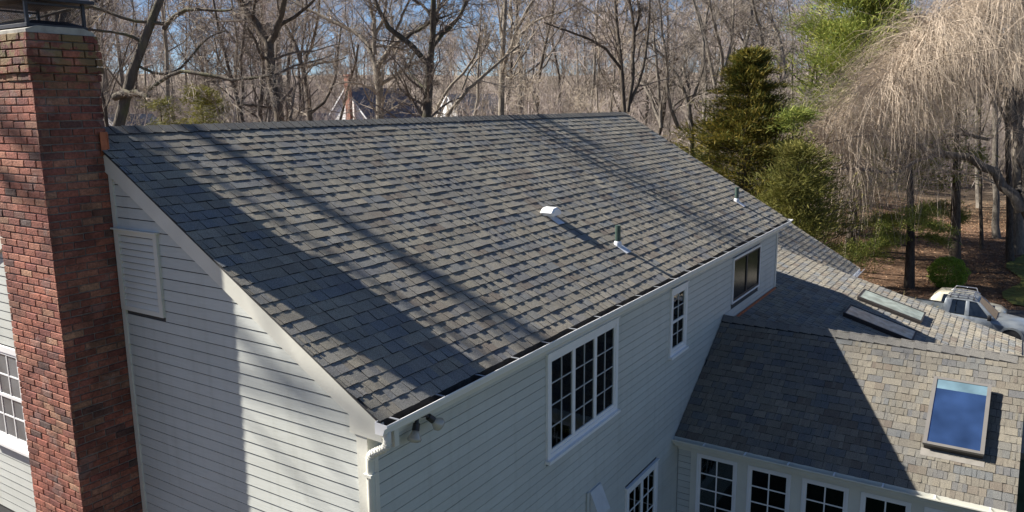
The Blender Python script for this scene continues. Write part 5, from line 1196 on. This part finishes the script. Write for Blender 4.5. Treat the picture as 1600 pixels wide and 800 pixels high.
def pickup(loc, rz, S):
    root = thing('pickup_truck', 'silver crew-cab pickup with roof rack parked beyond the annex', 'pickup truck', loc)
    M = Matrix.Translation(Vector(loc)) @ Matrix.Rotation(rz, 4, 'Z') @ Matrix.Rotation(math.radians(2.6), 4, 'Y') @ Matrix.Diagonal((S, S, S, 1))      # x forward, y left
    hw = 0.91
    def ring(x, z0, z1, w, wt, cr=0.06): return [(x, -w*0.95, z0), (x, -w, z0 + 0.12), (x, -w, z1 - 0.16), (x, -wt, z1), (x, -wt*0.6, z1 + cr), (x, wt*0.6, z1 + cr), (x, wt, z1), (x, w, z1 - 0.16), (x, w, z0 + 0.12), (x, w*0.95, z0)]
    b = MB(); loft(b, [ring(x, z0, z1, w, wt, c) for x, z0, z1, w, wt, c in [(-0.78, 0.42, 1.08, 0.91, 0.87, 0.0), (0.2, 0.40, 1.07, 0.92, 0.88, 0.0), (1.28, 0.42, 1.06, 0.92, 0.86, 0.02), (1.5, 0.45, 1.07, 0.92, 0.84, 0.05), (2.1, 0.48, 1.02, 0.92, 0.80, 0.06), (2.55, 0.45, 0.95, 0.88, 0.74, 0.04), (2.70, 0.45, 0.80, 0.80, 0.66, 0.02)]], M)
    bevel(b.build('body', M_SILVER, root), 0.03)
    # bed
    for y in (-1, 1):
        bevel(MB().box((-2.55, y * 0.91, 0.50), (-0.80, y * 0.84, 1.10), M).build('bed_side', M_SILVER, root), 0.015)
        MB().box((-2.55, y * 0.925, 1.102), (-0.80, y * 0.825, 1.125), M).build('bed_rail', M_PLASTIC, root)
    MB().box((-2.53, -0.835, 0.55), (-0.80, 0.835, 0.60), M).build('bed_floor', M_PLASTIC, root)
    bevel(MB().box((-2.60, -0.84, 0.52), (-2.552, 0.84, 1.10), M).build('tailgate', M_SILVER, root), 0.012)
    MB().box((-2.70, -0.88, 0.42), (-2.605, 0.88, 0.56), M).build('rear_bumper', M_RIM, root)
    # cab: roof and pillars
    def cring(x, z, w): return [(x, -w, z), (x, w, z)]
    base = [(-0.78, 0.86), (1.30, 0.86)]
    zb = 1.065; zr = 1.74
    rf_ = MB(); loft(rf_, [[(x, -w, z - 0.045), (x, -w * 0.93, z + 0.0), (x, -w*0.5, z + 0.035), (x, w*0.5, z + 0.035), (x, w * 0.93, z), (x, w, z - 0.045)] for x, z, w in [(-0.66, 1.68, 0.66), (-0.45, 1.72, 0.68), (0.25, 1.74, 0.68), (0.60, 1.70, 0.66)]], M); bevel(rf_.build('roof', M_SILVER, root), 0.02)
    for y in (-1, 1):
        def pil(x0, x1, xt0, xt1):
            p = MB(); V = [(x0, y*0.88, zb), (x1, y*0.88, zb), (xt1, y*0.675, 1.69), (xt0, y*0.675, 1.69), (x0, y*0.80, zb), (x1, y*0.80, zb), (xt1, y*0.61, 1.69), (xt0, y*0.61, 1.69)]
            p.add(V, [(0,1,2,3), (7,6,5,4), (0,4,5,1), (1,5,6,2), (2,6,7,3), (3,7,4,0)], M); bevel(p.build('pillar', M_SILVER, root), 0.01)
        pil(-0.78, -0.46, -0.66, -0.40); pil(0.14, 0.32, 0.12, 0.26); pil(1.12, 1.34, 0.52, 0.66)
        for (x0, x1, t0, t1) in ((-0.45, -0.24, -0.39, -0.235), (-0.21, 0.135, -0.215, 0.115), (0.325, 1.115, 0.265, 0.515)):
            g = MB(); V = [(x0, y*0.866, zb + 0.045), (x1, y*0.866, zb + 0.045), (t1, y*0.667, 1.655), (t0, y*0.667, 1.655), (x0, y*0.84, zb), (x1, y*0.84, zb), (t1, y*0.64, 1.672), (t0, y*0.64, 1.672)]
            g.add(V, [(0,1,2,3), (7,6,5,4), (0,4,5,1), (1,5,6,2), (2,6,7,3), (3,7,4,0)], M); g.build('side_window', M_AUTOGLASS, root)
        for (x0, x1) in ((-0.60, 0.19), (0.23, 1.24)):
            d = MB(); d.box((x0, y*0.918, 0.50), (x1, y*0.928, 0.90), M); dd = bevel(d.build('door', M_SILVER, root), 0.008)
            MB().box((x0 + 0.05, y*0.929, 0.80), (x0 + 0.22, y*0.955, 0.845), M).build('handle', M_RIM, dd)
        mb_ = MB(); mb_.box((1.02, y*0.90, 1.05), (1.16, y*1.13, 1.27), M); bevel(mb_.build('wing_mirror', M_PLASTIC, root), 0.03)
        for x in (1.95, -1.55):
            wheel(root, M, x, y*0.80, 0.375, y)
            a = MB(); n = 14; V = []
            for rr_, yo in ((0.40, 0.90), (0.40, 0.955), (0.50, 0.955), (0.50, 0.90)): V += [(x + rr_*math.cos(math.pi*i/n), y*yo, 0.40 + rr_*math.sin(math.pi*i/n)) for i in range(n+1)]
            m1 = n + 1; a.add(V, [(k*m1+i, k*m1+i+1, ((k+1) % 4)*m1+i+1, ((k+1) % 4)*m1+i) for k in range(4) for i in range(n)], M); a.build('fender_flare', M_SILVER, root)
            dk = MB(); V = [(x + 0.41*math.cos(math.pi*i/n), y*0.925, 0.40 + 0.41*math.sin(math.pi*i/n)) for i in range(n+1)] + [(x + 0.41*math.cos(math.pi*i/n), y*0.70, 0.40 + 0.41*math.sin(math.pi*i/n)) for i in range(n+1)]
            dk.add(V, [tuple(range(n+1))] + [(i, i+1, n+2+i, n+1+i) for i in range(n)], M); dk.build('wheel_arch', M_PLASTIC, root)
        MB().box((2.52, y*0.86, 0.72), (2.66, y*0.55, 0.90), M).build('headlight', M_LENS, root); MB().box((-2.585, y*0.925, 0.75), (-2.50, y*0.86, 1.05), M).build('tail_light', M_RED, root)
        rr = MB(); rr.tube([tuple(M @ Vector(p)) for p in [(-0.60, y*0.60, 1.80), (-0.50, y*0.60, 1.86), (0.42, y*0.60, 1.88), (0.55, y*0.60, 1.80)]], [0.028*S]*4, 8); rr.build('roof_rack_rail', M_RIM, root)
        for x in (-0.5, 0.4): MB().box((x - 0.03, y*0.625, 1.73), (x + 0.03, y*0.575, 1.86), M).build('rack_foot', M_RIM, root)
        rr = MB(); rr.tube([tuple(M @ Vector(p)) for p in [(-0.5, y*0.60, 1.87), (-0.42, y*0.58, 2.03), (0.38, y*0.58, 2.05), (0.44, y*0.60, 1.89)]], [0.024*S]*4, 8); rr.build('roof_rack_rail', M_RIM, root)
    for x in (-0.40, 0.0, 0.36):
        rr = MB(); rr.tube([tuple(M @ Vector((x, -0.60, 1.90))), tuple(M @ Vector((x, 0.60, 1.90)))], [0.018*S]*2, 8); rr.build('rack_crossbar', M_RIM, root)
    g = MB(); V = [(1.33, -0.78, 1.085), (1.33, 0.78, 1.085), (0.62, 0.60, 1.70), (0.62, -0.60, 1.70), (1.29, -0.78, 1.07), (1.29, 0.78, 1.07), (0.58, 0.60, 1.69), (0.58, -0.60, 1.69)]
    g.add(V, [(0,1,2,3), (7,6,5,4), (0,4,5,1), (1,5,6,2), (2,6,7,3), (3,7,4,0)], M); g.build('windscreen', M_AUTOGLASS, root)
    g = MB(); V = [(-0.79, -0.72, 1.10), (-0.79, 0.72, 1.10), (-0.675, 0.58, 1.66), (-0.675, -0.58, 1.66), (-0.75, -0.72, 1.10), (-0.75, 0.72, 1.10), (-0.64, 0.58, 1.66), (-0.64, -0.58, 1.66)]
    g.add(V, [(0,1,2,3), (7,6,5,4), (0,4,5,1), (1,5,6,2), (2,6,7,3), (3,7,4,0)], M); g.build('rear_window', M_AUTOGLASS, root)
    MB().box((2.60, -0.88, 0.42), (2.80, 0.88, 0.62), M).build('front_bumper', M_SILVER, root); MB().box((2.66, -0.5, 0.63), (2.715, 0.5, 0.80), M).build('grille', M_PLASTIC, root)
    return root
TX, TY = 37.0, -2.55
pickup((TX, TY, ground_z(TX, TY) + 0.065), math.radians(-92), 1.05)

def parked_car(loc, rz):
    root = thing('parked_car', 'cream car mostly hidden behind the silver pickup', 'car', loc); M = Matrix.Translation(Vector(loc)) @ Matrix.Rotation(rz, 4, 'Z') @ Matrix.Diagonal((0.78, 0.95, 0.86, 1))
    def ring(x, z0, z1, w): return [(x, -w*0.95, z0), (x, -w, z0 + 0.2), (x, -w*0.97, z1 - 0.05), (x, -w*0.85, z1), (x, w*0.85, z1), (x, w*0.97, z1 - 0.05), (x, w, z0 + 0.2), (x, w*0.95, z0)]
    b = MB(); loft(b, [ring(*a) for a in [(-2.2, 0.35, 0.85, 0.78), (-2.0, 0.28, 1.0, 0.88), (-0.5, 0.25, 1.02, 0.92), (1.0, 0.25, 1.0, 0.92), (1.9, 0.28, 0.88, 0.88), (2.25, 0.35, 0.68, 0.76)]], M); bevel(b.build('body', M_CREAM, root), 0.05, 3)
    r_2 = MB(); loft(r_2, [[(x, -w, z0), (x, -wt, z1), (x, wt, z1), (x, w, z0)] for x, z0, z1, w, wt in [(-1.95, 1.0, 1.22, 0.82, 0.66), (-1.5, 1.0, 1.60, 0.86, 0.66), (-0.3, 1.0, 1.66, 0.86, 0.66), (0.4, 1.0, 1.60, 0.86, 0.64), (1.15, 1.0, 1.06, 0.82, 0.74)]], M); bevel(r_2.build('cabin', M_CREAM, root), 0.05, 3)
    for y in (-1, 1):
        for (x0, x1, t0, t1) in ((-1.35, -0.45, -1.25, -0.45), (-0.38, 0.75, -0.38, 0.28)):
            g = MB(); g.add([(x0, y*0.865, 1.06), (x1, y*0.865, 1.06), (t1, y*0.705, 1.53), (t0, y*0.705, 1.53), (x0, y*0.84, 1.06), (x1, y*0.84, 1.06), (t1, y*0.68, 1.53), (t0, y*0.68, 1.53)], [(0,1,2,3), (7,6,5,4), (0,4,5,1), (1,5,6,2), (2,6,7,3), (3,7,4,0)], M); g.build('side_window', M_AUTOGLASS, root)
        for x in (-1.4, 1.4): wheel(root, M, x, y*0.80, 0.33, y)
    return root
parked_car((40.2, -2.6, ground_z(40.2, -2.6) + 0.065), math.radians(-92))

# ------------------------------------------------------------------ dry ornamental grass by the annex eave
def grass_clump(name, label, c, h, n, seed, spread=0.35):
    r = np.random.default_rng(seed); k = 5; base = np.column_stack([c[0] + r.normal(size=n) * 0.12, c[1] + r.normal(size=n) * 0.12, np.full(n, c[2])]); d = unit(np.column_stack([r.normal(size=(n, 2)) * spread, np.ones(n)]))
    Q = np.empty((n, k, 3)); Q[:, 0] = base; l = h * r.uniform(0.7, 1.1, n)
    for i in range(1, k): Q[:, i] = Q[:, i-1] + d * (l / (k-1))[:, None]; d = unit(d + np.column_stack([d[:, :2] * 0.25, np.full(n, -0.12)]))
    R = np.full((n, k), 0.012) * np.linspace(1, 0.4, k); R[:, 3] = 0.02
    o = obj(name, fast_mesh(name, *tubes(Q, R, 3)), M_DRY); tag(o, label, 'ornamental grass'); return o
p = at(1410, 462, 26.5); grass_clump('ornamental_grass', 'dry straw-coloured ornamental grass showing over the annex roof edge', (p[0], p[1], GZ), p[2] - GZ + 0.05, 110, 451)
